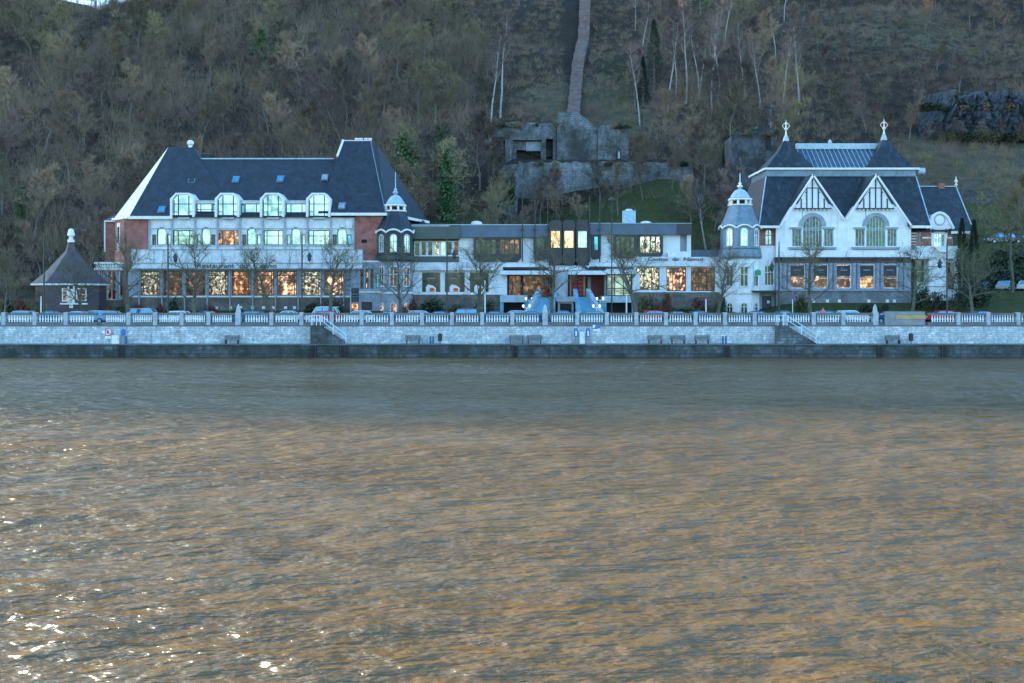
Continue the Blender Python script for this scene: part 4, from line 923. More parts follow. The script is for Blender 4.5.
# upper storey: cornice, glazed roof between two pyramids
x0,x1 = v[4][0]-.05, v[5][0]+.05
MB().box(x0+.1,x1-.1,yc-.1,152.2,zc+.01,Z(169.5,yc)).build('clerestory','zinc',mroof)
MB().box(x0-.25,x1+.3,yc-.45,152.5,Z(170,yc)+.01,Z(168,yc)).build('cornice','trim',mroof)
MB().tube((x1+.2,yc,Z(171,yc)),(x1+1.1,yc,Z(171,yc)),.45,n=10).build('vent_cowl','zinclight',mroof)
zb = Z(168,yc)+.01
def pyr(pa,pb,pt,pyt):
    a,b = X(pa,yc),X(pb,yc); w=b-a; cx=(a+b)/2; cy=yc+w/2-.1; zt=Z(pyt,cy); cx=X(pt,cy)
    vs=[(a,yc-.3,zb),(b,yc-.3,zb),(b,yc+w,zb),(a,yc+w,zb)]
    k=.12; z2=zb+(zt-zb)*.55; ring=[(cx-w*.19,cy-w*.19,z2),(cx+w*.19,cy-w*.19,z2),(cx+w*.19,cy+w*.19,z2),(cx-w*.19,cy+w*.19,z2)]
    m=MB(); m.add(vs+ring+[(cx,cy,zt)],[(0,1,5,4),(1,2,6,5),(2,3,7,6),(3,0,4,7),(4,5,8),(5,6,8),(6,7,8),(7,4,8),(3,2,1,0)])
    o=m.build('pyramid_roof','slate2',mroof)
    MB().lathe(cx,cy,[(.5,zt-.7),(.28,zt),(.15,zt+.2)],8).build('finial_base','zinclight',o)
    f=MB(); f.lathe(cx,cy,[(.13,zt+.1),(.16,zt+.3),(.09,zt+.6),(.1,zt+.85),(.26,zt+.95),(.24,zt+1.1),(.1,zt+1.2),(.08,zt+1.6),(.2,zt+1.7),(.14,zt+1.95),(.05,zt+2.05),(.02,zt+2.4)],8)
    for s_ in (-1,1):
        for q in range(6):
            a0=q/6*math.pi;a1=(q+1)/6*math.pi
            f.tube((cx+s_*(.15+.35*math.sin(a0)),cy,zt+1.1+.8*q/6),(cx+s_*(.15+.35*math.sin(a1)),cy,zt+1.1+.8*(q+1)/6),.05,n=5)
    f.build('gilded_finial','gold',mroof)
pyr(766,813.5,786,136.5); pyr(866,914,884,135.5)
yg=147.3; zg=Z(148.6,yg); ax,bx=X(792,yg),X(880,yg)
MB().add([(X(795,yc),yc+.2,zb+.02),(X(884,yc),yc+.2,zb+.02),(bx,yg,zg),(ax,yg,zg),(X(795,yc),151.5,zb+.02),(X(884,yc),151.5,zb+.02)],[(0,1,2,3),(3,2,5,4),(0,3,4),(1,5,2),(0,4,5,1)]).build('glazed_roof','roofglass',mroof)
m=MB()
for k in range(18):
    xa=X(800+4.6*k,yc+.2); m.tube((xa,yc+.2,zb+.09),(xa,yg,zg+.07),.045,n=4)
m.build('glazing_bars','zinclight',mroof)
MB().box(ax+.6,bx-.3,yg-.3,yg+.4,zg-.1,Z(143.6,yg)).lathe(X(830,yg),yg,[(.25,Z(143.6,yg)),(.3,Z(142,yg)),(.1,Z(139.5,yg))],8).build('ridge_vent','zinclight',mroof)
# gables
G=D-.25
def gl(c,y,s): return c-34*(y-175)/51 if s<0 else c+31.5*(y-175)/44
gab=[(812.5,1),(875.8,-1)]
for gi,(c,sd) in enumerate(gab):
    lf=(c-34,226) if sd>0 else (844.2,219.5); rf=(844.2,219.5) if sd>0 else (c+35.5,226)
    P=lambda a,d=G:(X(a[0],d),Z(a[1],d))
    apx=(c,174)
    # gable roof running back into the main slope
    A_,B_,C_=P(lf),P(apx),P(rf)
    MB().prism([(A_[0],A_[1]),(B_[0],B_[1]),(C_[0],C_[1])],D+.42,yc+.6).build('gable_roof','slate2',ca)
    # timbered panel
    pb=208; L_=(c-(c-lf[0])*(pb-178)/(lf[1]-174)*.86,pb); R_=(c+(rf[0]-c)*(pb-178)/(rf[1]-174)*.86,pb)
    MB().prism([P(L_),P((c,177.5)),P(R_)],G-.06,G+.095).build('gable_panel','white',ca)
    t=MB()
    hw_l=c-L_[0]; hw_r=R_[0]-c
    for f in (-.66,-.33,0,.33,.66):
        px=c+(hw_r if f>0 else hw_l)*f; top=177.5+(pb-177.5)*abs(f)+.8
        t.pbox(px-.55,top,px+.55,pb,G-.14,.078)
    for yy in (187.5,):
        f=(yy-177.5)/(pb-177.5); t.pbox(c-hw_l*f,yy,c+hw_r*f,yy+.9,G-.13,.068)
    for yy,f0 in ((192,.26),): t.pbox(c-hw_l*.42,yy,c-hw_l*.33,yy+.8,G-.125,.063); t.pbox(c+hw_r*.33,yy,c+hw_r*.42,yy+.8,G-.125,.063)
    t.pbox(L_[0]-1,pb,R_[0]+1,pb+1.1,G-.2,.3)
    t.build('half_timbering','timber',ca)
    d=MB()
    for k in range(9): px=L_[0]+(R_[0]-L_[0])*(k+.5)/9; d.pbox(px-.6,pb+1.2,px+.6,pb+2.3,G-.22,.2)
    d.each('bracket','trim',ca)
    b=MB()
    for (p,q) in ((lf,apx),(apx,rf)):
        dx=q[0]-p[0]; dy=q[1]-p[1]; ln=math.hypot(dx,dy); nx,ny=-dy/ln*1.5,dx/ln*1.5
        if ny<0: nx,ny=-nx,-ny
        b.prism([P(p),P(q),P((q[0]+nx*.9,q[1]+ny*1.6)),P((p[0]+nx,p[1]+ny))],G-.5,G-.18)
    b.each('bargeboard','trim',ca)
    # wall beside the arched window, above the side windows
    ar=9.7
    m=MB(); y0,y1=206.3,222
    def ex(y,s):
        p=lf if s<0 else rf; return c+(p[0]-c)*(y-174)/(p[1]-174)*.985
    yt_=209
    m.prism([P((ex(y1,-1),y1)),P((ex(yt_,-1),yt_)),P((c-ar,yt_)),P((c-ar,y1))],D,D+.4)
    yv=min(y1,rf[1]) ; m.prism([P((c+ar,y1)),P((c+ar,yt_)),P((ex(yt_,1),yt_)),P((ex(min(y1,rf[1]),1),min(y1,rf[1]))),P((ex(min(y1,rf[1]),1),y1))],D,D+.4)
    if sd<0:
        pass
    m.archfill(c-ar,c+ar,216.5,D+.01,.38); m.pbox(c-ar,208.9,c+ar,216.5,D+.005,.39)
    # strip above the arch up to the panel
    m.prism([P((ex(204,-1),206.3)),P((c-18,204)),P((c+18,204)),P((ex(204,1),206.3))],D+.02,D+.38)
    m.prism([P((ex(209,-1),209)),P((ex(206,-1),206.2)),P((ex(206,1),206.2)),P((ex(209,1),209)),P((c+ar,209)),P((c+ar,206.3)),P((c-ar,206.3)),P((c-ar,209))],D+.03,D+.37)
    m.build('gable_wall','white',ca)
    holes=[(c-ar,222,c+ar,247),(c-20.5,229,c-11,246.5),(c+11.5,229,c+21,246.5)]
    l_,r_=(c-31.8,844.2) if sd>0 else (844.2,c+33)
    MB().wall(l_,222,r_,257,D,.4,holes).build('gable_wall','white',ca)
    o=window(ca,c-ar,216.5,c+ar,247,D,'g_stain' if gi==1 else 'g_mid',fr='zinclight',arch=True,cols=(.18,.34,.5,.66,.82),rows=(.56,.62),w=.1)
    window(ca,c-20.5,229,c-11,246.5,D,'g_mid',fr='zinclight',cols=(.33,.66),w=.1); window(ca,c+11.5,229,c+21,246.5,D,'g_mid',fr='zinclight',cols=(.33,.66),w=.1)
    s=MB(); s.pbox(c-22,227.2,c-10.5,229,D-.2,.19).pbox(c+10.5,227.2,c+22.5,229,D-.2,.19).pbox(c-23.5,247,c+24,249,D-.3,.29).pbox(c-22.5,249,c+23,249.7,D-.15,.14)
    s.each('window_sill','stonegrey',ca); s=MB()
    n=14
    zc_=Z(216.5,D)-(X(c+ar,D)-X(c-ar,D))/2; cx=X(c,D); r0=(X(c+ar,D)-X(c-ar,D))/2
    for k in range(n):
        a0,a1=math.pi*k/n,math.pi*(k+1)/n
        s.prism([(cx+(r0+.02)*math.cos(a0),zc_+(r0+.02)*math.sin(a0)),(cx+(r0+.02)*math.cos(a1),zc_+(r0+.02)*math.sin(a1)),(cx+(r0+.5)*math.cos(a1),zc_+(r0+.5)*math.sin(a1)),(cx+(r0+.5)*math.cos(a0),zc_+(r0+.5)*math.sin(a0))],D-.14,D-.005)
    s.build('window_surround','stonegrey',ca)
MB().pbox(776,226.5,780.8,257,D,.4).pbox(908.7,226.5,911,257,D,.4).each('corner_strip','white',ca)
x=X(843.5,140.3); o=MB().box(x-.7,x+.7,140.0,142.5,Z(214,140),Z(204.5,140)).build('roof_hatch','zinc',mroof)
MB().box(x-.4,x+.4,139.95,139.99,Z(212,140),Z(206.5,140)).build('glass','g_sky',o)
# ground floor of the casino
MB().pbox(776,257.2,911,258.6,D-.7,1.1).pbox(776,258.6,911,263,D-.35,.8).build('ledge','slatebrown',ca)
m=MB()
for c in (783,829,851,878,905): m.pbox(c-1,257.5,c+1,261,D-1.1,.39)
m.each('ledge_lamp','blackmetal',ca)
cs=[797.5,820.5,843.6,867,890]
MB().wall(776,263,911,289.2,D-.3,.6,[(c-7.9,264.2,c+7.9,288.4) for c in cs]).build('ground_wall','stonegrey',ca)
for i,c in enumerate(cs):
    o=window(ca,c-7.9,264.2,c+7.9,288.4,D-.3,['g_warm','g_warm','g_warm','g_orange','g_brown'][i],fr='trim',rows=(.42,),w=.12)
    MB().pbox(c-7,265.5,c+7,276,D-.3+.12,.03).build('dark_blind','timber',o)
    MB().pbox(c-3.5,269.5,c+3.5,270.6,D-.3+.09,.02).build('blind_lettering','greyboard',o)
m=MB()
for c in (786,809,832,855.3,878.7,902):
    for s_ in (-2.2,2.2): m.lathe(X(c+s_,D),D-.35,[(.27,Z(289,D)),(.24,Z(285,D)),(.22,Z(267,D)),(.3,Z(264.5,D)),(.3,Z(263.2,D))],8)
m.each('column','stonegrey',ca)
MB().pbox(776,289.2,911,291,D-.7,1).build('sill','stonegrey',ca)
MB().pbox(776,291,911,312,D-.5,.9).build('plinth_wall','stonewall2',ca)
m=MB()
for px in (812,826,838,867.5,886,893): m.pbox(px,299.5,px+3,302.5,D-.56,.055)
m.each('vent_grille','trim',ca)
# bay between turret and gable
MB().wall(758,227,776,246.5,D+.6,.4,[(765,229,772.5,245)]).build('brick_wall','redbrick2',ca)
MB().wall(758,246.5,776,292,D+.5,.5,[(764.5,265.5,774,285.5)]).build('white_wall','white',ca)
window(ca,765,229,772.5,245,D+.6,'g_sky',fr='stonegrey',arch=True,cols=(.5,),rows=(.6,),w=.12); window(ca,764.5,265.5,774,285.5,D+.5,'g_stain',fr='trim',cols=(.33,.66),rows=(.66,),w=.11)
MB().pbox(757,225.6,777,227,D+.3,.8).pbox(757,245.8,777,247.2,D+.4,.3).each('string_course','trim',ca)
MB().vprism([(X(758,D),D+.95),(X(776,D),D+.95),(X(776,D),D+8),(X(758,D),D+8)],12,Z(226,D)).build('bay_core','zinc',ca)
MB().pbox(752,290.5,779,292.3,D-2.2,3).build('entrance_canopy','timber',ca)
MB().wall(752,292.3,779,312,D+.2,.4,[(762,296,771.5,311)]).build('entrance_wall','stonegrey',ca)
MB().pbox(762,296,771.5,312,D+.45,.1).build('door','darkdoor',ca); MB().pbox(767,300.5,769.8,303.3,D+.43,.018).build('door_notice','whitepaint',ca)
# right wing with the scrolled gable
W_=D+1.1
MB().wall(911,227.5,952,246,W_,.4,[(916,232,923,243),(934,233,945,247)]).build('brick_wall','redbrick2',ca)
MB().wall(911,246,958,300,W_,.45,[(917,260,925,283),(947,262,955,290)]).build('wing_wall','white',ca)
MB().pbox(911,300,958,312,W_-.1,.6).build('wing_plinth','stonewall2',ca)
MB().pbox(911,249,951,257,W_-1.0,.99).pbox(911,257,960,258.8,W_-1.3,1.2).each('porch_cornice','concrete',ca)
MB().pbox(929,258.8,946,301,W_-1.1,1.09).build('porch_pier','white',ca)
m=MB()
for y_ in (266,276.5,286): m.pbox(928.8,y_,946.2,y_+1,W_-1.16,.055)
m.each('pier_band','stonegrey',ca)
window(ca,916,232,923,243,W_,'g_dark',fr='stonegrey',cols=(.5,)); window(ca,917,260,925,283,W_,'g_stain',fr='trim',rows=(.5,)); window(ca,947,262,955,290,W_,'g_dark',fr='trim')
pts=[(925,228.5),(928,223),(931,217.2),(935,214),(939,213),(943,214.2),(947,218),(949.5,223),(952.5,228.8)]
P=[(X(a,W_),Z(b,W_)) for a,b in pts]
MB().prism(P,W_-.25,W_+2).build('scrolled_gable','white',ca)
m=MB()
for a_,b_ in zip(P[:-1],P[1:]): m.tube((a_[0],W_-.3,a_[1]),(b_[0],W_-.3,b_[1]),.2,n=6)
m.build('gable_coping','trim',ca)
m=MB()
n=12; cx=X(939,W_); cz=Z(220,W_)
for k in range(n): m.tube((cx+.7*math.cos(2*math.pi*k/n),W_-.27,cz+.7*math.sin(2*math.pi*k/n)),(cx+.7*math.cos(2*math.pi*(k+1)/n),W_-.27,cz+.7*math.sin(2*math.pi*(k+1)/n)),.07,n=4)
m.build('medallion','stonegrey',ca)
MB().pbox(931.5,229,934,247,W_-.2,.19).pbox(945,229,947.5,247,W_-.2,.19).pbox(930.5,228.5,948.5,232.8,W_-.2,.19).prism([(X(930,W_),Z(247,W_)),(X(949,W_),Z(247,W_)),(X(946,W_),Z(250,W_)),(X(943,W_),Z(252.5,W_)),(X(936,W_),Z(252.5,W_)),(X(933,W_),Z(250,W_))],W_-1.4,W_-.3).build('balcony_surround','trim',ca)
window(ca,934,233,945,247,W_-.2,'g_sky',fr='trim',cols=(.25,.5,.75),w=.12)
m=MB(); 
for k in range(6): m.pbox(911,229.8+k*2.9,916,230.6+k*2.9,W_-.03,.028); 
m.pbox(922,237,931,238.4,W_-.04,.038).pbox(947.6,237,952,238.4,W_-.04,.038); m.each('stone_band','trim',ca)
# wing roof
yw=146.5; zw=Z(186.5,yw); ye=W_-.5; zq=Z(231.5,ye)
v=[(X(906,ye),ye,zq),(X(974,ye),ye,zq),(X(974,ye)+.4,154,zq),(X(906,ye),154,zq),(X(912,yw),yw,zw),(X(956,yw),yw,zw)]
m=MB(); m.add(v,[(0,1,5,4),(1,2,5),(2,3,4,5),(3,0,4),(3,2,1,0)]); wr_=m.build('roof','slate2',ca); wr_['label']='lower slate roof of the right wing'
MB().tube(v[1],v[5],.1,n=5).tube(v[4],v[5],.1,n=5).each('hip_cap','zinclight',wr_)
MB().box(X(951,ye),v[1][0]+.1,ye-.15,ye-.01,zq-.3,zq+.03).box(v[1][0]+.02,v[1][0]+.2,ye,150,zq-.3,zq+.4).build('gutter','trim',ca)
x=X(940.5,yw); MB().box(x-.42,x+.42,yw-.4,yw+.4,zw-.9,zw+.45).build('chimney','redbrick2',wr_)
x=v[5][0]; MB().lathe(x,yw,[(.15,zw),(.22,zw+.25),(.08,zw+.5),(.26,zw+.75),(.1,zw+1.0),(.02,zw+1.5)],8).build('finial','gold',wr_,True)
turret(740,138.4,'corner_turret',38,'pale blue corner turret of the casino with domed lantern and gilded tip',True,'',dict(top=173,lan=206,corn=226.5,sill=250,base=259,w0=229,w1=247),None)
t=thing('green_banner','small green and white banner hanging on the turret wall','banner',(X(755,136),136,Z(276,136))); MB().pbox(751.5,265.5,758,276,D-1.6,.06).build('cloth','whitepaint',t); MB().prism([(X(751.5,D),Z(276,D)),(X(758,D),Z(275.5,D)),(X(758,D),Z(271,D)),(X(755,D),Z(269.5,D)),(X(751.5,D),Z(271.5,D))],D-1.63,D-1.605).build('green_stripe','greenpaint',t)
# ================================================================ fortress walls on the slope
def ruinwall(name,lab,pts,D_,th,mt='ruin',cat='wall'):
    t=thing(name,lab,cat,(X(sum(p[0] for p in pts)/len(pts),D_),D_,Z(max(p[1] for p in pts),D_)))
    MB().prism([(X(a,D_),Z(b,D_)) for a,b in pts],D_,D_+th).build('masonry',mt,t); return t
def cren(x0,y0,x1,y1,n,amp,seed):
    r=random.Random(seed); return [(x0+(x1-x0)*k/n,y0+(y1-y0)*k/n+r.uniform(-amp,amp)) for k in range(n+1)]
t=ruinwall('fortress_wall','long pale lower fortress wall above the green slope',[(516,230)]+cren(519,162,692,163,40,1.3,1)+[(700,230)],187.5,3.5,'ruinpale')
ruinwall('fortress_wall','short bastion of the fortress with ivy on its left corner',[(499,215),(503,165),(519,164),(517,222)],185.5,5)
t=ruinwall('fortress_gable','stepped gable shaped fortress block at the foot of the ramp',[(556.5,172),(557,121),(558.5,113.5),(561,111.8),(566,112.6),(571,111.2),(579,112.5),(582,116),(588,119.5),(590,122.5),(597,128),(597.5,172)],199.5,6)
t=ruinwall('fortress_block','square fortress block right of the gable shaped one',[(597.8,172),(597.6,128)]+cren(602,126,627,125.5,10,1.2,4)+[(628.5,128),(628.5,172)],199,6)
MB().pbox(616,151,621,160,198.9,.09).build('doorway','blacking',t); MB().pbox(617.8,151.5,620,158.5,198.8,.09).build('door','stonepale',t)
t=thing('fortress_gallery','dark fortress gallery with an arched gateway, left of the gable block','wall',(X(520,200),200,32))
Dg=200; MB().wall(484,125,556.4,172,Dg,4,[(493,137,505,168),(513,140,541,163),(546,139,553,162)]).build('masonry','ruin',t)
MB().prism([(X(a_,Dg),Z(b_,Dg)) for a_,b_ in [(484,125.2)]+cren(485,123.6,555,122.8,24,1.1,9)+[(556.4,125.2)]],Dg+.1,Dg+3.5).build('broken_parapet','ruin',t)
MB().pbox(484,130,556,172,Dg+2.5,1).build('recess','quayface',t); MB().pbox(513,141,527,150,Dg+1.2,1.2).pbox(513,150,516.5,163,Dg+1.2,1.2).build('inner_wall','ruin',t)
MB().pbox(526,141.5,541,151,Dg+1,1.4).build('pale_panel','stonegrey',t)
MB().pbox(517,153,528,163,Dg+2.3,.15).build('gateway','blacking',t); MB().pbox(505.5,137.5,511.5,170,Dg-1,1).build('buttress','ruin',t)
m=MB(); x0=X(528,186.9)
for k in range(22): m.tube((X(524+k*4.2,187.6),187.6,32.3),(X(524+k*4.2,187.6),187.6,33.4),.025,n=4)
m.tube((X(524,187.6),187.6,33.35),(X(612,187.6),187.6,33.35),.025,n=4)
tag(m.build('fortress_railing','blackmetal'),'thin metal railing along the top of the lower fortress wall','railing')
# ramp wall up the hill
t=thing('ramp_wall','narrow red brown masonry strip climbing the hillside above the fortress','wall',(X(570,206),206,38))
m=MB(); n=40; pr=None; vs=[]
for k in range(n+1):
    y=204+(298-204)*k/n; py_c=112+(10-112)*((1/204-1/y)/(1/204-1/298)); tt=(1/204-1/y)/(1/204-1/298); cpx=569+18.5*tt+.8*math.sin(k*.3); hw=(6.4-1.2*tt)*y/F+.12*math.sin(k*2.3)
    cx=X(cpx,y); z=H(cx,y)+1.5+.25*math.sin(k*1.7); vs+=[(cx-hw,y,z-5),(cx-hw,y,z+.3),(cx+hw,y,z+.3),(cx+hw,y,z-5)]
fs=[]
for k in range(n):
    a=4*k; fs+=[(a,a+4,a+5,a+1),(a+1,a+5,a+6,a+2),(a+2,a+6,a+7,a+3)]
fs+=[(0,1,2,3),(4*n+3,4*n+2,4*n+1,4*n)]
m.add(vs,fs); m.build('masonry','rampstone',t)
ruinwall('upper_wall','pale stone wall fragment at the top of the climbing ramp',[(545,14),(547,1),(560,2),(590,3),(592,14)],296,3)
t=ruinwall('ruined_tower','grey ruined tower among trees left of the casino roof',[(731,190),(732,136),(735,134),(739,131),(741,134.5),(748,133),(751,128),(757,129),(759,124.5),(765,124),(767,127.5),(772,128),(774,133),(776,134),(776,190)],170,6,'ruindark')
MB().prism([(X(766,169.9),Z(150,169.9)),(X(766,169.9),Z(138,169.9)),(X(768.5,169.9),Z(134,169.9)),(X(771,169.9),Z(138,169.9)),(X(771,169.9),Z(150,169.9))],169.85,169.99).build('arched_opening','blacking',t)
MB().box(X(926,183),X(996,183),183,184.2,H(80,183)-3,Z(190,183)).build('retaining_wall','quayface')
tag(bpy.data.objects['retaining_wall'],'low dark retaining wall across the green slope on the right','wall')
# rock outcrop on the right
rk=np.random.default_rng(5); nx,nz=70,26; xs_=np.linspace(X(925,206),X(1075,206),nx); vs=[];
for j in range(nz+1):
    f=j/nz
    for i,x in enumerate(xs_):
        tp=38.5+ (8.5*min(1,(i/14)))*1.0; z=34+(tp-34+1.2*math.sin(i*.5)+.8*math.sin(i*1.3))*min(1,f*1.25) if f<.8 else tp+1.2*math.sin(i*.5)+.8*math.sin(i*1.3)+(f-.8)*8
        y=205+3.5*min(f,.8)+(max(0,f-.8)*95)+(rk.normal(0,.55) if 0<j<nz-4 else 0)
        vs.append((x,y,z+(rk.normal(0,.25) if j>0 else 0)))
m=MB(); m.add(vs,[(j*nx+i,j*nx+i+1,(j+1)*nx+i+1,(j+1)*nx+i) for j in range(nz) for i in range(nx-1)])
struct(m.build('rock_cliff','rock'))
# ================================================================ cars
def objmat(o, k):
    o.material_slots[0].link = 'OBJECT'; o.material_slots[0].material = M[k]
def paint(k, c): M[k] = mat(k, c, tuple(x*.9 for x in c), .5, .25, 0, metallic=.2)
for k,c in (('car silver',(.45,.50,.54)),('car white',(.75,.77,.77)),('car blue',(.03,.12,.26)),('car teal',(.05,.20,.26)),('car black',(.02,.022,.028)),('car grey',(.12,.13,.15)),('car red',(.55,.02,.05)),('car pale blue',(.25,.38,.52))): paint(k,c)
def make_car(kind):
    t = thing('parked_car','', 'car',(0,0,0)); ORG[t.name]=(0,0,0)
    Ls = 2.05 if kind!='suv' else 2.25; h = {'hatch':1.46,'saloon':1.42,'suv':1.72,'van':1.95}[kind]; w=.86
    body = [(-Ls,.35),(-Ls,.62),(-Ls+.1,.86),(-Ls+.9,.98),(1.0 if kind!='suv' else 1.8,1.0),(Ls-.08,.94),(Ls,.7),(Ls,.35)]
    m = MB()
    # rounded plan: three slices with narrower ends
    m.prism(body,-w+.0,w)
    m.v = [(x, y*(1-.10*max(0,(abs(x)-1.3)/.8)**1.5)*(1-.03*(z>.9)), z) for x,y,z in m.v]
    b = m.build('body','car silver',t)
    if kind=='hatch': roof=[(-1.05,.99),(-.45,h-.05),(.1,h),(1.0,h-.04),(1.55,1.2),(1.75,.99)]
    elif kind=='saloon': roof=[(-1.0,.99),(-.35,h-.04),(.2,h),(.75,h-.04),(1.45,.99)]
    else: roof=[(-1.15,.99),(-.6,h-.06),(.2,h),(1.6,h-.04),(2.0,1.3),(2.1,.99)]
    m = MB(); m.prism(roof,-w+.06,w-.06); m.v=[(x,y*(1-.16*(z-.99)/(h-.99)),z) for x,y,z in m.v]
    m.build('cabin_glass','g_blueglass',t)
    m = MB(); k=len(roof)
    for a,c in zip(roof[:-1],roof[1:]):
        up = a[1]>h-.2 and c[1]>h-.2
        if up: m.prism([a,c,(c[0],c[1]+.045),(a[0],a[1]+.045)],-w+.17,w-.17)
        else:
            for s in (-1,1):
                y0=lambda z: s*(w-.06)*(1-.16*(z-.99)/(h-.99))
                m.tube((a[0],y0(a[1]),a[1]),(c[0],y0(c[1]),c[1]),.05,n=5)
    for s in (-1,1):
        px=.35; m.tube((px,s*(w-.06),.99),(px-.03,s*(w-.06)*.84,h),.04,n=5)
        m.tube((roof[1][0],s*(w-.06)*.85,roof[1][1]),(roof[-2][0] if kind=='hatch' else roof[-2][0],s*(w-.06)*.85,roof[-3][1]),.045,n=5)
    m.build('roof','car silver',t)
    for sx in (-1,1):
        for sy in (-1,1):
            cx=sx*1.28; m=MB(); m.tube((cx,sy*(w-.2),.31),(cx,sy*(w+.005),.31),.31,n=16); o=m.build('wheel','blacking',t); m=MB(); m.tube((cx,sy*(w+.006),.31),(cx,sy*(w+.02),.31),.19,n=12); m.build('rim','car silver',o)
    for sy in (-1,1):
        m=MB(); m.box(-Ls-.02,-Ls+.1,sy*.62-.16,sy*.62+.16,.66,.8); m.build('headlight','lampoff',t)
        m=MB(); m.box(Ls-.1,Ls+.02,sy*.62-.14,sy*.62+.14,.68,.86); m.build('taillight','redpaint',t)
        m=MB(); m.box(-.95,-.8,sy*(w+.08)-.07,sy*(w+.08)+.07,.98,1.1); m.build('wing_mirror','blackmetal',t)
    return t
M['g_blueglass'] = glass('blue car glass', (.16,.36,.48), .6, .08); M['lampoff'] = mat('lamp lens', (.7,.72,.72), None, 2, .2, 0)
protos = {k:make_car(k) for k in ('hatch','saloon','suv','van')}
used=set(); pk={k:kids_of(v) for k,v in protos.items()}
def car(px, D, kind, col, lab, rz=0, z=None):
    x = X(px,D); z = 3.6 if z is None else z
    r, out = dup(protos[kind], pk[kind], (x,D,z), rz, 1, lab, 'cars parked along the street' if D<135 else ('cars parked on the upper right' ))
    for c in out:
        if c.name.startswith(('body','roof')) and c.material_slots: objmat(c, col)
cars=[(20,'hatch','car silver','silver hatchback at the far left, below the russet bush'),(49,'saloon','car teal','teal saloon in front of the kiosk left corner'),(80,'saloon','car silver','silver saloon in front of the kiosk door'),(95,'hatch','car silver','small silver car right behind the saloon at the kiosk'),(113,'hatch','car pale blue','pale blue car left of the first big street tree'),(147,'suv','car silver','pale blue grey estate car right of the first big street tree'),(182,'hatch','car white','white car before the dark green conifer bush'),(208,'saloon','car grey','grey saloon left of the first obelisk'),(250,'hatch','car teal','small teal car right of the first obelisk'),(287,'saloon','car white','white saloon before the hotel, left of the red car'),(329,'hatch','car red','red hatchback by the left quay stairs'),(358,'hatch','car white','white car below the dark stacked menu sign'),(391,'saloon','car blue','blue saloon below the hotel turret'),(421,'hatch','car silver','silver teal car at the dark round bush'),(438,'saloon','car blue','dark blue saloon before the left shop windows'),(463,'suv','car grey','grey tall car left of the slim white post'),(493,'saloon','car blue','low blue car right of the slim white post'),(514,'hatch','car silver','silver hatchback left of the entrance stairs'),(533,'saloon','car blue','dark blue saloon left of the middle obelisk'),(565,'saloon','car teal','teal saloon before the grey planter block'),(595,'hatch','car teal','teal hatchback at the right entrance stairs'),(657,'hatch','car red','red hatchback before the right shop windows'),(679,'saloon','car black','black saloon right beside the red hatchback'),(697,'saloon','car blue','dark saloon before the right wing shrubs'),(755,'saloon','car blue','dark blue saloon under the casino turret'),(781,'saloon','car teal','teal car by the right quay stairs'),(821,'hatch','car teal','small teal hatchback left of the white rimmed car'),(851,'hatch','car white','white car left of the right obelisk'),(889,'saloon','car blue','dark blue car between the right obelisk and the boarded gap'),(941,'hatch','car red','red hatchback behind the balustrade at the right end'),(983,'saloon','car blue','blue saloon at the far right of the street')]
rc=random.Random(3)
last=-1e9
for i,(px,k,c,l) in enumerate(cars):
    D = 124.0 if i%2==0 else 128.2
    car(px+rc.uniform(-.3,.3),D,k,c,l,math.pi if rc.random()<.5 else 0)
tag(bpy.data.objects.get('parked_car'),'','car')
car(322,128.3,'van','car white','white van roof showing behind the red hatchback')
for px,D,k,c,l,rz in ((986,150,'saloon','car grey','dark parked car beside the casino conifers, leftmost in the car park',.5),(1005,148,'hatch','car silver','pale fronted car in the car park, second from the left',.9),(1012,153,'suv','car blue','dark tall car behind the pale fronted one in the car park',.6),(1026,147,'hatch','car white','white car at the photo edge in the car park',.9)):
    x=X(px,D); car(px,D,k,c,l,rz,H(x,D)+.02)
car(1000,165,'suv','car grey','large dark estate car on the slope road above the car park',0,H(X(1000,165),165)+.02)
car(1024,165,'saloon','car black','dark car at the photo edge on the slope road',0,H(X(1024,165),165)+.02)
for p in protos.values():
    for ch in list(p.children_recursive): bpy.data.objects.remove(ch)
    bpy.data.objects.remove(p)
# ================================================================ street lamps
def lamp(px, D, py_top, lab, side=1):
    x=X(px,D); zt=Z(py_top,D); t=thing('street_lamp',lab,'street lamp',(x,D,3.75),'tall dark street lamps')
    MB().lathe(x,D,[(.2,3.75),(.2,4.6),(.1,4.8),(.085,zt-1),(.06,zt),(.02,zt+.3)],8).build('pole','blackmetal',t)
    m=MB(); pr=None; za=zt-2.4
    for k in range(9):
        a=math.pi*k/8*.5+math.pi/2; p=Vector((x+side*(.85-.85*math.sin(a)*1.0) if 0 else x+side*.85*(k/8),D,za+.45*math.sin(math.pi*k/8*.9)))
        if pr is not None: m.tube(pr,p,.04,n=6)
        pr=p
    m.tube((x,D,za-.6),(x+side*.5,D,za+.35),.03,n=5); m.build('arm','blackmetal',t)
    xx=pr.x; o=MB().lathe(xx,D,[(.04,pr.z),(.12,pr.z-.1),(.32,pr.z-.45),(.34,pr.z-.5)],8).build('lantern_hood','blackmetal',t)
    MB().lathe(xx,D,[(.24,pr.z-.5),(.22,pr.z-.85),(.08,pr.z-1.05)],8).build('lantern_glass','g_dark',o)
for px,D,yt_,l,s in ((44,121,236,'dark street lamp before the kiosk',1),(168,121,234,'dark street lamp before the hotel left half, beside a bare tree',1),(302,121,233,'dark street lamp before the hotel right half',1),(447,121,231,'dark street lamp before the left shop windows',1),(779,121,243,'dark street lamp between casino turret and gables',-1),(947,121,240,'dark street lamp before the porch of the casino right wing',-1)):
    lamp(px,D,yt_,l,s)
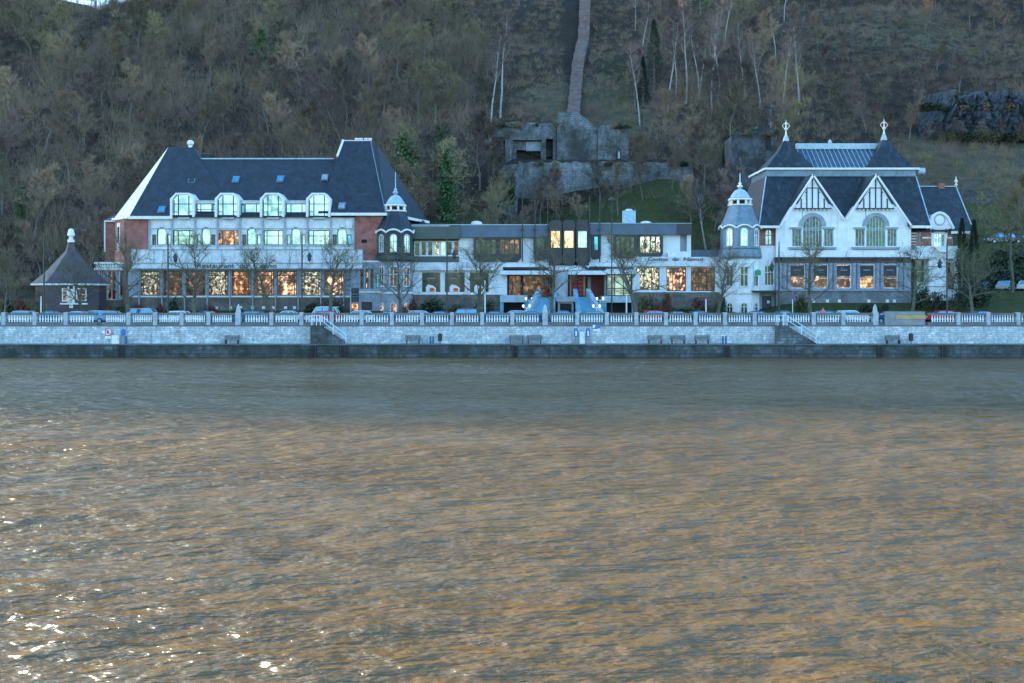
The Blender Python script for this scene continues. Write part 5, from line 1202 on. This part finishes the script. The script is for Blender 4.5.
x=X(792.6,129.9); t=thing('parking_sign','round red and violet no parking sign on a white post, right of the entrance','sign',(x,129.9,3.76))
MB().tube((x,129.9,3.76),(x,129.9,Z(292,129.9)),.05).build('post','whitepaint',t)
MB().tube((x,129.8,Z(296.3,129.9)),(x,129.84,Z(296.3,129.9)),.38,n=20).build('red_ring','redpaint',t); MB().tube((x,129.775,Z(296.3,129.9)),(x,129.797,Z(296.3,129.9)),.27,n=20).build('blue_disc','bluepaint',t)
# ================================================================ person behind the balustrade
def person(px, D, z, lab):
    x=X(px,D); t=thing('person',lab,'person',(x,D,z))
    J={'pelvis':(0,0,.92,.15),'waist':(0,0,1.08,.13),'chest':(0,.01,1.32,.17),'neck':(0,0,1.48,.06),'head':(0,-.01,1.58,.085),'top':(0,0,1.70,.09),
       'shl':(-.19,0,1.42,.07),'ell':(-.25,.03,1.14,.05),'wrl':(-.22,-.12,.92,.035),'hal':(-.21,-.18,.86,.035),'shr':(.19,0,1.42,.07),'elr':(.25,.03,1.14,.05),'wrr':(.24,.10,.9,.035),'har':(.24,.12,.82,.035),
       'hil':(-.09,0,.86,.10),'knl':(-.10,-.12,.48,.07),'anl':(-.10,.02,.08,.05),'tol':(-.10,-.16,.04,.04),'hir':(.09,0,.86,.10),'knr':(.10,-.02,.48,.07),'anr':(.10,.22,.10,.05),'tor':(.10,.06,.04,.04)}
    E_=[('pelvis','waist'),('waist','chest'),('chest','neck'),('neck','head'),('head','top'),('chest','shl'),('shl','ell'),('ell','wrl'),('wrl','hal'),('chest','shr'),('shr','elr'),('elr','wrr'),('wrr','har'),('pelvis','hil'),('hil','knl'),('knl','anl'),('anl','tol'),('pelvis','hir'),('hir','knr'),('knr','anr'),('anr','tor')]
    ks=list(J); me=bpy.data.meshes.new('body'); me.from_pydata([J[k][:3] for k in ks],[(ks.index(a),ks.index(b)) for a,b in E_],[])
    me.skin_vertices or me.attributes
    o=bpy.data.objects.new('body',me); COL.objects.link(o); o.parent=t
    md=o.modifiers.new('skin','SKIN')
    if not me.skin_vertices:
        bpy.context.view_layer.objects.active=o; bpy.ops.mesh.customdata_skin_add()
    for i,k in enumerate(ks): me.skin_vertices[0].data[i].radius=(J[k][3],J[k][3])
    me.skin_vertices[0].data[0].use_root=True
    o.modifiers.new('sub','SUBSURF').levels=2
    m_,nt,b=nodes('skin and clothes'); g=nt.nodes.new('ShaderNodeTexCoord'); s=nt.nodes.new('ShaderNodeSeparateXYZ'); L(nt,g.outputs['Object'],s.inputs[0])
    r=nt.nodes.new('ShaderNodeValToRGB'); r.color_ramp.interpolation='CONSTANT'; e=r.color_ramp.elements; e[0].color=(.02,.025,.05,1); e[1].position=.53; e[1].color=(.62,.16,.12,1); q=e.new(.865); q.color=(.55,.33,.25,1)
    mm=nt.nodes.new('ShaderNodeMath'); mm.operation='DIVIDE'; L(nt,s.outputs[2],mm.inputs[0]); mm.inputs[1].default_value=1.72; L(nt,mm.outputs[0],r.inputs[0]); L(nt,r.outputs[0],b.inputs['Base Color'])
    me.materials.append(m_)
    MB().lathe(x,D+.02,[(.07,z+1.6),(.105,z+1.66),(.11,z+1.73),(.07,z+1.79),(.01,z+1.81)],10).build('hair','barkplane',t)
person(823,120.3,3.74,'person in a coral jacket standing behind the balustrade, left of the white car')
# ================================================================ trees
def ribbons(m, pts):      # thin slivers: list of (a, b, width)
    for a, b, w in pts:
        d = (b-a); s = d.cross(Vector((random.gauss(0,1),random.gauss(0,1),random.gauss(0,1))))
        if s.length < 1e-6: continue
        s = s.normalized()*w/2; o = len(m.v); m.v += [tuple(a-s),tuple(a+s),tuple(b)]; m.f.append([o,o+1,o+2]); m.mi.append(m.cur)
def rvec(r): return Vector((r.gauss(0,1),r.gauss(0,1),r.gauss(0,1))).normalized()
def bare_tree(seed, Ht, spread, nl=12, twigs=1700, low=.3, tr=.17, tw=.055, up=.5, ivy=0, droop=0, bend=.15):
    r = random.Random(seed); T = MB(); C = MB(); tips = []
    pts = [Vector((0,0,-.6))]; d = Vector((r.gauss(0,.05),r.gauss(0,.05),1))
    n = 7
    for k in range(n):
        pts.append(pts[-1]+(d.normalized())*(Ht*.92+.6)/n); d = d+Vector((r.gauss(0,bend),r.gauss(0,bend),0))
    for k in range(n): T.tube(pts[k],pts[k+1],tr*(1-k/n)+.02,tr*(1-(k+1)/n)+.02,n=6)
    def at(f):
        f = f*n; i = min(n-1,int(f)); return pts[i].lerp(pts[i+1],f-i)
    segs = []
    def branch(p, d, ln, rad, lv):
        q = p; k = 3 if lv<2 else 2; dd = d.copy(); r0 = rad
        for j in range(k):
            dd = (dd+rvec(r)*.28+Vector((0,0,.10*up-.12*droop))).normalized(); p2 = q+dd*ln/k; r1 = rad*(1-(j+1)/k*.75)
            T.tube(q,p2,r0,r1,n=4 if lv<2 else 3) if lv<3 else None
            segs.append((q,p2,lv)); r0 = r1
            if lv<3:
                for _ in range(2 if lv==1 else 2):
                    b = (dd+rvec(r)*.85+Vector((0,0,.2*up))).normalized(); branch(q.lerp(p2,r.random()),b,ln*r.uniform(.38,.6),rad*.5,lv+1)
            q = p2
    for i in range(nl):
        f = low+(1-low)*(i+r.random())/nl*.97; a = i*2.4+r.uniform(-.4,.4)
        ln = spread*(1.0-.75*((f-low)/(1-low))**1.6)*r.uniform(.75,1.15)
        d = Vector((math.cos(a),math.sin(a),up*r.uniform(.6,1.4)+.25*f)).normalized()
        branch(at(f),d,ln,max(.03,tr*.42*(1-f*.6)),1)
    sg = [s for s in segs if s[2]>=2] or segs
    rb = []
    for k in range(twigs):
        q,p2,lv = sg[r.randrange(len(sg))]; d = (p2-q).normalized(); a = q.lerp(p2,r.random()); ln = r.uniform(.45,1.15)
        v = (d*.7+rvec(r)*.75+Vector((0,0,.3*up-.5*droop))).normalized(); rb.append((a,a+v*ln,tw))
    random.seed(seed); ribbons(C, rb)
    I = None
    if ivy:
        I = MB()
        for k in range(ivy):
            f = r.uniform(.05,.9)
            c = at(f)+rvec(r)*abs(r.gauss(0,.45+.7*(1-abs(f-.55))))
            s = r.uniform(.12,.28); u = rvec(r); w = u.orthogonal().normalized(); x_ = u.cross(w)
            I.add([c-w*s,c+x_*s*.6,c+w*s,c-x_*s*.6],[(0,1,2,3)])
    return T, C, I
def leafball(seed, n, rx, ry, rz, s0=.1, s1=.2, lumps=7, twig=True):
    r = random.Random(seed); m = MB(); cs = [(Vector((r.uniform(-.6,.6)*rx,r.uniform(-.6,.6)*ry,r.uniform(.25,.8)*rz)),r.uniform(.35,.6)) for _ in range(lumps)]
    for k in range(n):
        c,q = cs[r.randrange(lumps)]; v = rvec(r)*(r.random()**.4)*q; p = c+Vector((v.x*rx,v.y*ry,v.z*rz)); p.z = abs(p.z)
        s = r.uniform(s0,s1); u = rvec(r); w = u.orthogonal().normalized(); x_ = u.cross(w)
        m.add([p-w*s,p+x_*s*.55,p+w*s,p-x_*s*.55],[(0,1,2,3)])
    return m
def mk_proto(name, TC, bark, twig, ivym='ivy'):
    T,C,I = TC; root = bpy.data.objects.new(name, None); COL.objects.link(root); ORG[root.name] = (0,0,0); root['category'] = 'tree'
    T.build('trunk',bark,root); C.build('crown',twig,root)
    if I: I.build('ivy',ivym,root)
    return root, kids_of(root)
PT = {}
PT['brown'] = [mk_proto('bare_tree',bare_tree(s,13.5,3.9,12,3000,up=.8,tw=.058),'bark','twig_brown') for s in (1,2,3)]
PT['olive'] = [mk_proto('bare_tree',bare_tree(s,12.5,4.4,14,3600,low=.2,up=.7,tw=.058),'bark','twig_olive') for s in (4,5,6)]
PT['plum'] = [mk_proto('bare_tree',bare_tree(s,12,3.6,12,2800,up=.8,tw=.058),'bark','twig_purple') for s in (7,8)]
PT['slim'] = [mk_proto('birch_tree',bare_tree(s,17,2.4,11,1000,low=.5,tr=.15,up=.9,bend=.07),'barkpale','twig_purple') for s in (9,10)]
PT['ivy'] = [mk_proto('ivy_tree',bare_tree(s,15,3.8,12,2000,ivy=3600),'bark','twig_olive') for s in (12,13)]
PT['street'] = [mk_proto('street_tree',bare_tree(s,9.4,4.9,15,2000,low=.31,tr=.26,tw=.028,up=.5,bend=.09),'barkplane','twig_street') for s in (21,22,23,24)]
PT['big'] = [mk_proto('bare_tree',bare_tree(31,15,4.6,16,3800,low=.3,tr=.22),'barkplane','twig_olive')]
def conifer(seed, Ht, rad, n=2600, m_='foliage_dark'):
    r = random.Random(seed); C = MB()
    for k in range(n):
        f = r.random()**.8; a = r.uniform(0,6.28); q = rad*(1-f)**.7*(r.random()**.35)*(1+.25*math.sin(a*3+f*20)); p = Vector((math.cos(a)*q,math.sin(a)*q,.3+f*(Ht-.3)))
        d = Vector((math.cos(a),math.sin(a),r.uniform(-.5,.5))).normalized(); w = d.orthogonal().normalized(); s = r.uniform(.12,.3)
        C.add([p-w*s*.4,p+d*s,p+w*s*.4,p-d*s*.3],[(0,1,2,3)])
    T = MB().tube((0,0,-.5),(0,0,Ht*.8),.14,.04,n=6); return T,C,None
PT['conifer'] = [mk_proto('conifer_tree',conifer(41,11,1.5),'bark','foliage_dark'),mk_proto('conifer_tree',conifer(42,9,1.3),'bark','foliage_dark')]
def put(kind, i, x, y, sc, lab, group, rz=None, z=None, sz=None):
    root,kids = PT[kind][i%len(PT[kind])]
    z = H(x,y)-.1 if z is None else z
    r,_ = dup(root,kids,(x,y,z),random.uniform(0,6.28) if rz is None else rz,(sc,sc,sz or sc),lab,group); return r
rt = random.Random(99); random.seed(99)
placed = []
def ok(x,y,dm):
    return all((x-a)**2+(y-b)**2 > dm*dm for a,b in placed)
def vis(x,y): return abs(x)/y < .53
def blocked(x,y):
    px = 512+x/y*F
    if -12 < x < 42 and 178 < y < 207: return True
    if 205 <= y and 488 < px < 632 and y < 300: return True
    if 150 < y <= 182 and (2 < x < 30): return True
    if x > 62 and 138 < y < 204: return True
    if x > 90*y/205 and 196<y<232 and x>82: return True
    if 28<x<58 and y<160: return True
    if y<161 and x<-8 and x>-58: return True
    return False
zones = {'low':'low on the slope','mid':'halfway up the slope','high':'near the crest'}
cnt = 0; tries = 0
while cnt < 285 and tries < 30000:
    tries += 1; y = rt.uniform(157,312); x = rt.uniform(-.55,.55)*y
    if blocked(x,y): continue
    px = 512+x/y*F
    right = px > 800
    if right and y>206 and rt.random()<.45: continue
    if not ok(x,y,5.8 if not right else 8): continue
    v = math.sin(x*.045+1)+math.sin(y*.06+x*.02); 
    if px < 500: kind = 'olive' if v+rt.gauss(0,.6)>.2 else ('brown' if rt.random()<.8 else 'plum')
    elif px < 800: kind = rt.choice(['plum','olive','brown','slim'])
    else: kind = rt.choice(['plum','plum','brown'])
    sc = rt.uniform(.75,1.15)*(.75 if right else 1)
    zn = 'low' if y<195 else ('mid' if y<255 else 'high'); sd = 'left' if px<500 else ('middle' if px<720 else 'right')
    nm = {'olive':'olive tinted bare tree','brown':'brown grey bare tree','plum':'plum grey bare tree','slim':'slender pale trunked birch'}[kind]
    put(kind,cnt,x,y,sc,f'{nm} on the {sd} hillside, {zones[zn]}',f'{nm}s {zn} on the {sd} hillside'); placed.append((x,y)); cnt += 1
print('hill trees', cnt)
# single ones that can be told apart
def byp(kind,i,px,pyb,Dg,htpx,lab,group=None,nat=12.):
    # tree whose foot is at ground distance Dg, height in picture rows
    x = X(px,Dg); z = H(x,Dg); s = htpx*Dg/F/nat; return put(kind,i,x,Dg,s,lab,group,z=z-.1)
for i,(px,Dg,h,l) in enumerate(((412,172,125,'ivy covered tree right of the hotel roof, left one'),(396,166,85,'lower ivy covered tree just behind the hotel turret'),(450,170,118,'tall ivy covered tree between hotel roof and fortress wall'),(446,185,80,'ivy tree behind the tall one near the fortress'),(262,240,62,'ivy tree high above the hotel ridge'),(120,232,70,'ivy tree on the upper left slope'),(20,170,70,'dark ivy tree at the far left edge'))):
    byp('ivy',i,px,0,Dg,h,l,'ivy covered trees on the slope',15.)
for i,(px,Dg,h,l) in enumerate(((654,226,82,'dark slim conifer among birches above the fortress, tallest'),(643,222,50,'small dark conifer left of the tallest one'),(962,136.5,88,'dark columnar conifer beside the casino right wing, left of the pair'),(974,137.5,84,'dark columnar conifer beside the casino right wing, right of the pair'),(931,292,26,'first tiny conifer at the top right edge'),(941,292,26,'second tiny conifer at the top right edge'),(952,291,24,'third tiny conifer at the top right edge'),(726,176,80,'dark conifer behind the casino turret'))):
    r_=byp('conifer',i,px,0,Dg,h,l,'dark conifers',11. if i%2==0 else 9.)
    if i in (2,3): r_.scale=(r_.scale[0]*.75,)*2+(r_.scale[2],)
for i,(px,Dg,h) in enumerate(((668,218,100),(676,226,92),(686,222,110),(699,224,95),(712,219,105),(720,228,90),(760,220,80),(783,222,85),(798,216,95),(640,214,90),(745,224,88),(500,215,120),(492,210,110))):
    byp('slim',i,px,0,Dg,h,'pale slim birch trunk standing above the fortress' if px<725 else 'pale slim birch trunk above the casino roof','pale birches on the slope' if px<725 else 'pale birches above the casino',17.)
for i,(px,Dg,h) in enumerate(((535,176,52),(560,178,44),(582,175,40),(618,177,56),(643,180,46),(672,181,50),(690,172,60),(515,168,50))):
    byp('brown',i,px,0,Dg,h,['small','thin','low','broad','short','forked','tall','slanting'][i]+' russet grey bare tree before the lower fortress wall','bare trees before the fortress wall',13.5)
for i,(px,Dg,h) in enumerate(((728,160,78),(745,166,84),(762,163,60),(722,150,60))):
    byp(['olive','plum'][i%2],i,px,0,Dg,h,['left','second','third','lowest'][i]+' bare tree hiding the ruined tower behind the casino turret','bare trees round the ruined tower',12.)
for i,(px,Dg,h) in enumerate(((540,182,62),(556,183,58),(600,183,50),(630,184,60),(690,186,70),(704,184,75),(488,183,85),(480,188,90),(497,180,60),(684,190,80))):
    byp(['brown','plum','olive'][i%3],i+1,px,0,Dg,h,['first','second','third','fourth','fifth','sixth','seventh','eighth','ninth','tenth'][i]+' scrubby bare tree round the fortress walls','scrubby bare trees round the fortress',13.)
for i in range(11):
    byp('slim',i,58+i*5.3+rt.uniform(-1.5,1.5),0,297+rt.uniform(-2,2),44+rt.uniform(-5,14),'thin trunk standing against the sky on the left crest','thin trunks on the left crest',17.)
for i in range(9):
    byp('plum',i,930+i*12,0,204,rt.uniform(16,34),'low bare bush growing over the rock face on the right','bushes over the rock face',12.)
byp('big',0,1012,0,141.5,135,'large bare tree at the right edge before the green slope',None,15.)
byp('olive',1,40,0,133,48,'small bare tree right behind the kiosk lamp',None,12.)
byp('olive',2,4,0,132,72,'olive bare tree at the far left edge',None,12.)
for px,D_,i,s,l in ((128,125.8,0,1.1,'first street tree from the left, at the hotel left end'),(84,127,1,.82,'small street tree before the kiosk'),(195,125.8,2,1.08,'street tree before the hotel signboard lettering'),(274,126,1,1.02,'street tree before the hotel middle windows'),(330,125.8,3,1.12,'street tree left of the hotel turret'),(401,125.8,0,1.02,'street tree before the hotel turret'),(478,126,1,1.05,'street tree before the left shop windows'),(552,125.8,2,1.12,'street tree before the entrance column'),(635,125.8,3,1.18,'street tree right of the entrance, with a thick stem'),(717,125.8,1,.95,'street tree left of the casino turret'),(810,125.8,0,1.02,'street tree before the left gable'),(910,125.8,2,.98,'street tree at the casino right corner'),(972,125.8,3,1.0,'mossy street tree before the conifers')):
    put('street',i,X(px,D_),D_,s,l,'bare street trees',z=3.6)
# shrubs
SH = [leafball(51,700,1.5,1.1,1.6).build('shrub','foliage'),leafball(52,900,2.2,1.2,1.5).build('shrub','foliage'),leafball(53,600,1.2,1.0,2.0).build('shrub','foliage')]
for o in SH: ORG[o.name]=(0,0,0); 
SHo=[]
for k,o in enumerate(SH):
    # recentre on the ground
    pass
def shrub(px,D_,w,h,mt,i,lab,z=None):
    src = SH[i%3]; o = src.copy(); COL.objects.link(o); x = X(px,D_); dim = src.dimensions
    me=src.data; zs=[v.co.z for v in me.vertices]; xs_=[v.co.x for v in me.vertices]
    s=D_/F; o.scale=(w*s/(max(xs_)-min(xs_)),w*s/(max(xs_)-min(xs_))*.9,h*s/(max(zs)-min(zs)))
    o.rotation_euler=(0,0,0); o.location=(x,D_,(H(x,D_) if z is None else z)-min(zs)*o.scale[2]-.05); objmat(o,mt); tag(o,lab,'shrub','shrubs at the foot of the buildings'); return o
for i,(px,D_,w,h,mt,l) in enumerate(((22,133,18,20,'redtwig','russet shrub at the far left'),(36,132.5,13,16,'ochretwig','yellow brown shrub left of the kiosk'),(50,133,14,17,'redtwig','russet shrub below the kiosk left window'),(8,134,16,18,'foliage_dark','dark shrub at the left edge'),(105,133,26,13,'ochretwig','olive hedge left of the hotel'),(122,133.5,16,14,'foliage','green shrub at the hotel terrace'),(140,134,15,12,'redtwig','brownish shrub under the first hotel window'),(157,134,14,14,'redtwig','russet shrub under the second hotel window'),(174,134,16,20,'foliage_dark','dark green spiky shrub under the hotel windows'),(212,134,18,11,'redtwig','russet shrub left of the round hedge ball'),(234,133.5,22,10,'foliage_dark','dark rounded hedge ball behind the left obelisk'),(313,134,20,16,'foliage_dark','dark shrub left of the hotel red car tree'),(334,134,24,18,'foliage_dark','dark shrub at the hotel right windows'),(409,134.5,18,18,'redtwig','brown shrub right of the hotel turret'),(432,134,30,19,'foliage_dark','large dark rounded shrub before the left shop window'),(458,134.5,16,12,'foliage','green shrub between the shop windows'),(474,135,14,14,'redtwig','brown shrub behind the street tree'),(489,134,14,22,'foliage_dark','tall dark shrub beside the white post'),(648,134.5,24,22,'ochretwig','brown green shrub right of the thick street tree'),(663,134,18,26,'redtwig','russet shrub under the amber window'),(684,133.5,34,11,'foliage','low green hedge before the right shop windows'),(700,135,20,18,'redtwig','brown shrub before the last shop window'),(720,134,14,22,'foliage_dark','dark shrub left of the casino turret'),(801,134,15,20,'foliage','green shrub beside the parking sign'),(868,134,20,10,'foliage_dark','flat dark shrub, left of the pair on the casino lawn'),(882,134.3,14,9,'foliage_dark','flat dark shrub, right of the pair on the casino lawn'),(922,135,18,26,'foliage_dark','dark shrub at the porch left side'),(938,134.5,20,20,'foliage_dark','dark green shrub at the porch foot'),(958,134,22,30,'foliage_dark','tall dark shrub below the conifers'),(978,136,26,24,'foliage_dark','dark shrub at the car park edge'),(914,138.6,7,60,'foliage_dark','dark ivy column climbing the casino corner'),(991,156,46,46,'foliage_dark','dark evergreen mass above the car park, left part'),(1024,157,46,48,'foliage_dark','dark evergreen mass above the car park, right part'),(964,152,30,30,'foliage_dark','dark evergreen behind the conifer pair'),(1006,150,50,30,'foliage_dark','dark evergreen under the slope road'))):
    shrub(px,D_,w,h,mt,i,l)
rg=random.Random(8)
for i in range(26):
    if i<9: px,D_,py=rg.uniform(486,556),199,125.5
    elif i<13: px,D_,py=rg.uniform(598,630),198.6,127
    elif i<21: px,D_,py=rg.uniform(522,692),186.8,164.5
    else: px,D_,py=rg.uniform(732,776),169.2,134
    o=shrub(px,D_,rg.uniform(7,14),rg.uniform(4,8),['ochretwig','foliage_dark','twig_olive','twig_brown'][i%4],i,'scrubby growth rooted on top of the old stone walls',z=Z(py+1.5,D_)); o['group']='growth on top of the old stone walls'
for i in range(22):
    px=rg.uniform(922,1040); D_=203.6; up=i%2
    o=shrub(px,D_+(4 if up else 0),rg.uniform(12,22),rg.uniform(7,13),['foliage_dark','twig_brown','ochretwig','foliage_dark'][i%4],i,'bush growing along the rock face on the right',z=(Z(108,D_) if up else Z(141,D_))); o['group']='bushes along the rock face'
for i,(px,D_,w,h) in enumerate(((728,160,24,26),(744,163,26,22),(760,161,22,26),(716,158,22,24))):
    o=shrub(px,D_,w,h,'foliage_dark',i,['leftmost','second','rightmost','lowest'][i]+' dark bush below the ruined tower'); o['group']='bushes below the ruined tower'
o=shrub(510,185.2,13,38,'foliage_dark',2,'ivy column on the left bastion of the fortress',z=Z(206,185.2)); o['category']='ivy'; o['group']='ivy on the fortress'
# hillside shrubs as individuals: bigger rounded bare bushes
BS = {}
for k_,mt in (('bs_brown','twig_brown'),('bs_red','redtwig'),('bs_dark','foliage_dark')):
    pass
for o in SH: bpy.data.objects.remove(o)
for k_,lst in PT.items():
    for root,kids in lst:
        for ch in list(root.children_recursive): bpy.data.objects.remove(ch)
        bpy.data.objects.remove(root)
# ---------------------------------------------------------------- undergrowth: uncountable twiggy scrub
def scrub(name, n, mats, lab, sel, k=(18,26), h=(1.2,3.0), w=.06, seed=77, up=.6, sp=.35):
    r = np.random.default_rng(seed); out_v = []; mi = []
    ys_ = r.uniform(152,312,n); xs_ = r.uniform(-.56,.56,n)*ys_; keep = sel(xs_,ys_,r); xs_,ys_ = xs_[keep],ys_[keep]; zs_ = height(xs_,ys_)
    for x,y,z in zip(xs_,ys_,zs_):
        q = r.integers(*k); hh = r.uniform(*h); a = r.normal(0,1,(q,3)); a[:,2] = np.abs(a[:,2])+up; a /= np.linalg.norm(a,axis=1)[:,None]
        b0 = np.array([x,y,z])+r.normal(0,sp,(q,3))*[1,1,.2]+a*hh*(.25 if up<1 else .6)*r.random((q,1)); b1 = b0+a*hh*r.uniform(.5,1,(q,1)); s = r.normal(0,1,(q,3)); s = np.cross(a,s); s /= np.linalg.norm(s,axis=1)[:,None]
        out_v.append(np.stack([b0-s*w/2,b0+s*w/2,b1],1)); mi.append(np.full(q,r.integers(0,len(mats))))
    V = np.concatenate(out_v).reshape(-1,3); nt_ = len(V)//3; me = bpy.data.meshes.new(name); me.vertices.add(len(V)); me.vertices.foreach_set('co',V.astype(np.float32).ravel())
    me.loops.add(len(V)); me.loops.foreach_set('vertex_index',np.arange(len(V),dtype=np.int32)); me.polygons.add(nt_); me.polygons.foreach_set('loop_start',(np.arange(nt_)*3).astype(np.int32)); me.polygons.foreach_set('loop_total',np.full(nt_,3,np.int32))
    for q in mats: me.materials.append(M[q])
    me.polygons.foreach_set('material_index',np.concatenate(mi).astype(np.int32)); me.update(calc_edges=True)
    o = bpy.data.objects.new(name,me); COL.objects.link(o); o['kind']='stuff'; tag(o,lab,'undergrowth'); return o
def green(x,y): zc_=zone(x,y)[...,0]; return zc_
def sel1(x,y,r):
    px=512+x/y*F
    return ~((x>-7)&(x<36)&(y>184)&(y<207)) & (y>156) & (r.random(len(x)) > green(x,y)*.72) & ~((np.abs(px-574)<11)&(y>203)) & ~((x>62)&(y<172)) & ~((x<60)&(x>28)&(y<160)) & ~((x<-8)&(x>-58)&(y<160))
scrub('undergrowth',15000,['twig_brown','twig_olive','twig_purple','twig_brown'],'brown winter scrub covering the slope between the trees',sel1)
def sel5(x,y,r):
    px=512+x/y*F; return (px<800)&(y>163)&~((px>485)&(px<640)&(y<300))&~((px>=640)&(y<196))&(r.random(len(x))>green(x,y)*2)&(np.sin(x*.21+np.sin(y*.17)*2)+np.sin(y*.19+x*.05)>-.7)
scrub('thicket',4200,['twig_brown','twig_olive','twig_purple','twig_brown'],'dense leafless thicket of saplings filling the wood on the slope',sel5,k=(34,50),h=(3,7.5),w=.05,seed=31,up=1.5,sp=.8)
def sel2(x,y,r):
    px=512+x/y*F; return (px>790)&(y>208)&(y<275)&(r.random(len(x))<.8)
def sel3(x,y,r): return (x>72)&(y>184)&(y<206)
scrub('dead_grass',16000,['ochretwig','twig_olive','twig_brown'],'dry tussocks on the bank below the rock face',sel3,k=(10,16),h=(.5,1.2),w=.05,seed=9)
def sel4(x,y,r): return (green(x,y)>.3)&(y>152)
scrub('rough_grass',26000,['foliage','grassblade','ochretwig'],'rough winter grass on the open green slopes',sel4,k=(10,16),h=(.3,.9),w=.05,seed=10)
scrub('russet_scrub',5000,['redtwig','twig_purple','foliage_dark','twig_brown'],'russet and dark scrub on the hillside above the casino',sel2,h=(1.5,3.2),seed=5)
# ================================================================ camera, light
cam = bpy.data.cameras.new('camera'); co = bpy.data.objects.new('camera', cam); COL.objects.link(co)
co.location = (0,0,CAMZ); co.rotation_euler = (math.pi/2,0,0); cam.sensor_width = 36; cam.lens = F/1024*36
cam.shift_y = (HY-341.5)/1024; cam.clip_end = 3000; cam.clip_start = .5; scene.camera = co
SUN_EL, SUN_AZ = R(11.0), R(-60)      # azimuth from +Y, negative = to the left
wd = bpy.data.worlds.new('World'); scene.world = wd; wd.use_nodes = True; nt = wd.node_tree
sky = nt.nodes.new('ShaderNodeTexSky'); sky.sky_type = 'NISHITA'; sky.sun_disc = False; sky.sun_elevation = SUN_EL; sky.sun_rotation = SUN_AZ
sky.air_density = 1.0; sky.dust_density = 1.0; sky.ozone_density = 1.0
tn = mixc(nt, 1.0, sky.outputs[0], (.67,.945,1.19), 'MULTIPLY'); nt.links.new(tn, nt.nodes['Background'].inputs[0]); nt.nodes['Background'].inputs[1].default_value = .14
sl = bpy.data.lights.new('sun','SUN'); so = bpy.data.objects.new('sun', sl); COL.objects.link(so)
sl.energy = 5.0; sl.angle = R(.6); sl.color = (1,.93,.80)
d = Vector((math.sin(SUN_AZ)*math.cos(SUN_EL), math.cos(SUN_AZ)*math.cos(SUN_EL), math.sin(SUN_EL)))
so.rotation_euler = d.to_track_quat('Z','Y').to_euler(); so.location = (0,0,150)
vs = scene.view_settings; vs.view_transform = 'Standard'; vs.look = 'None'; vs.exposure = 2.5; vs.gamma = 1; vs.use_curve_mapping = False
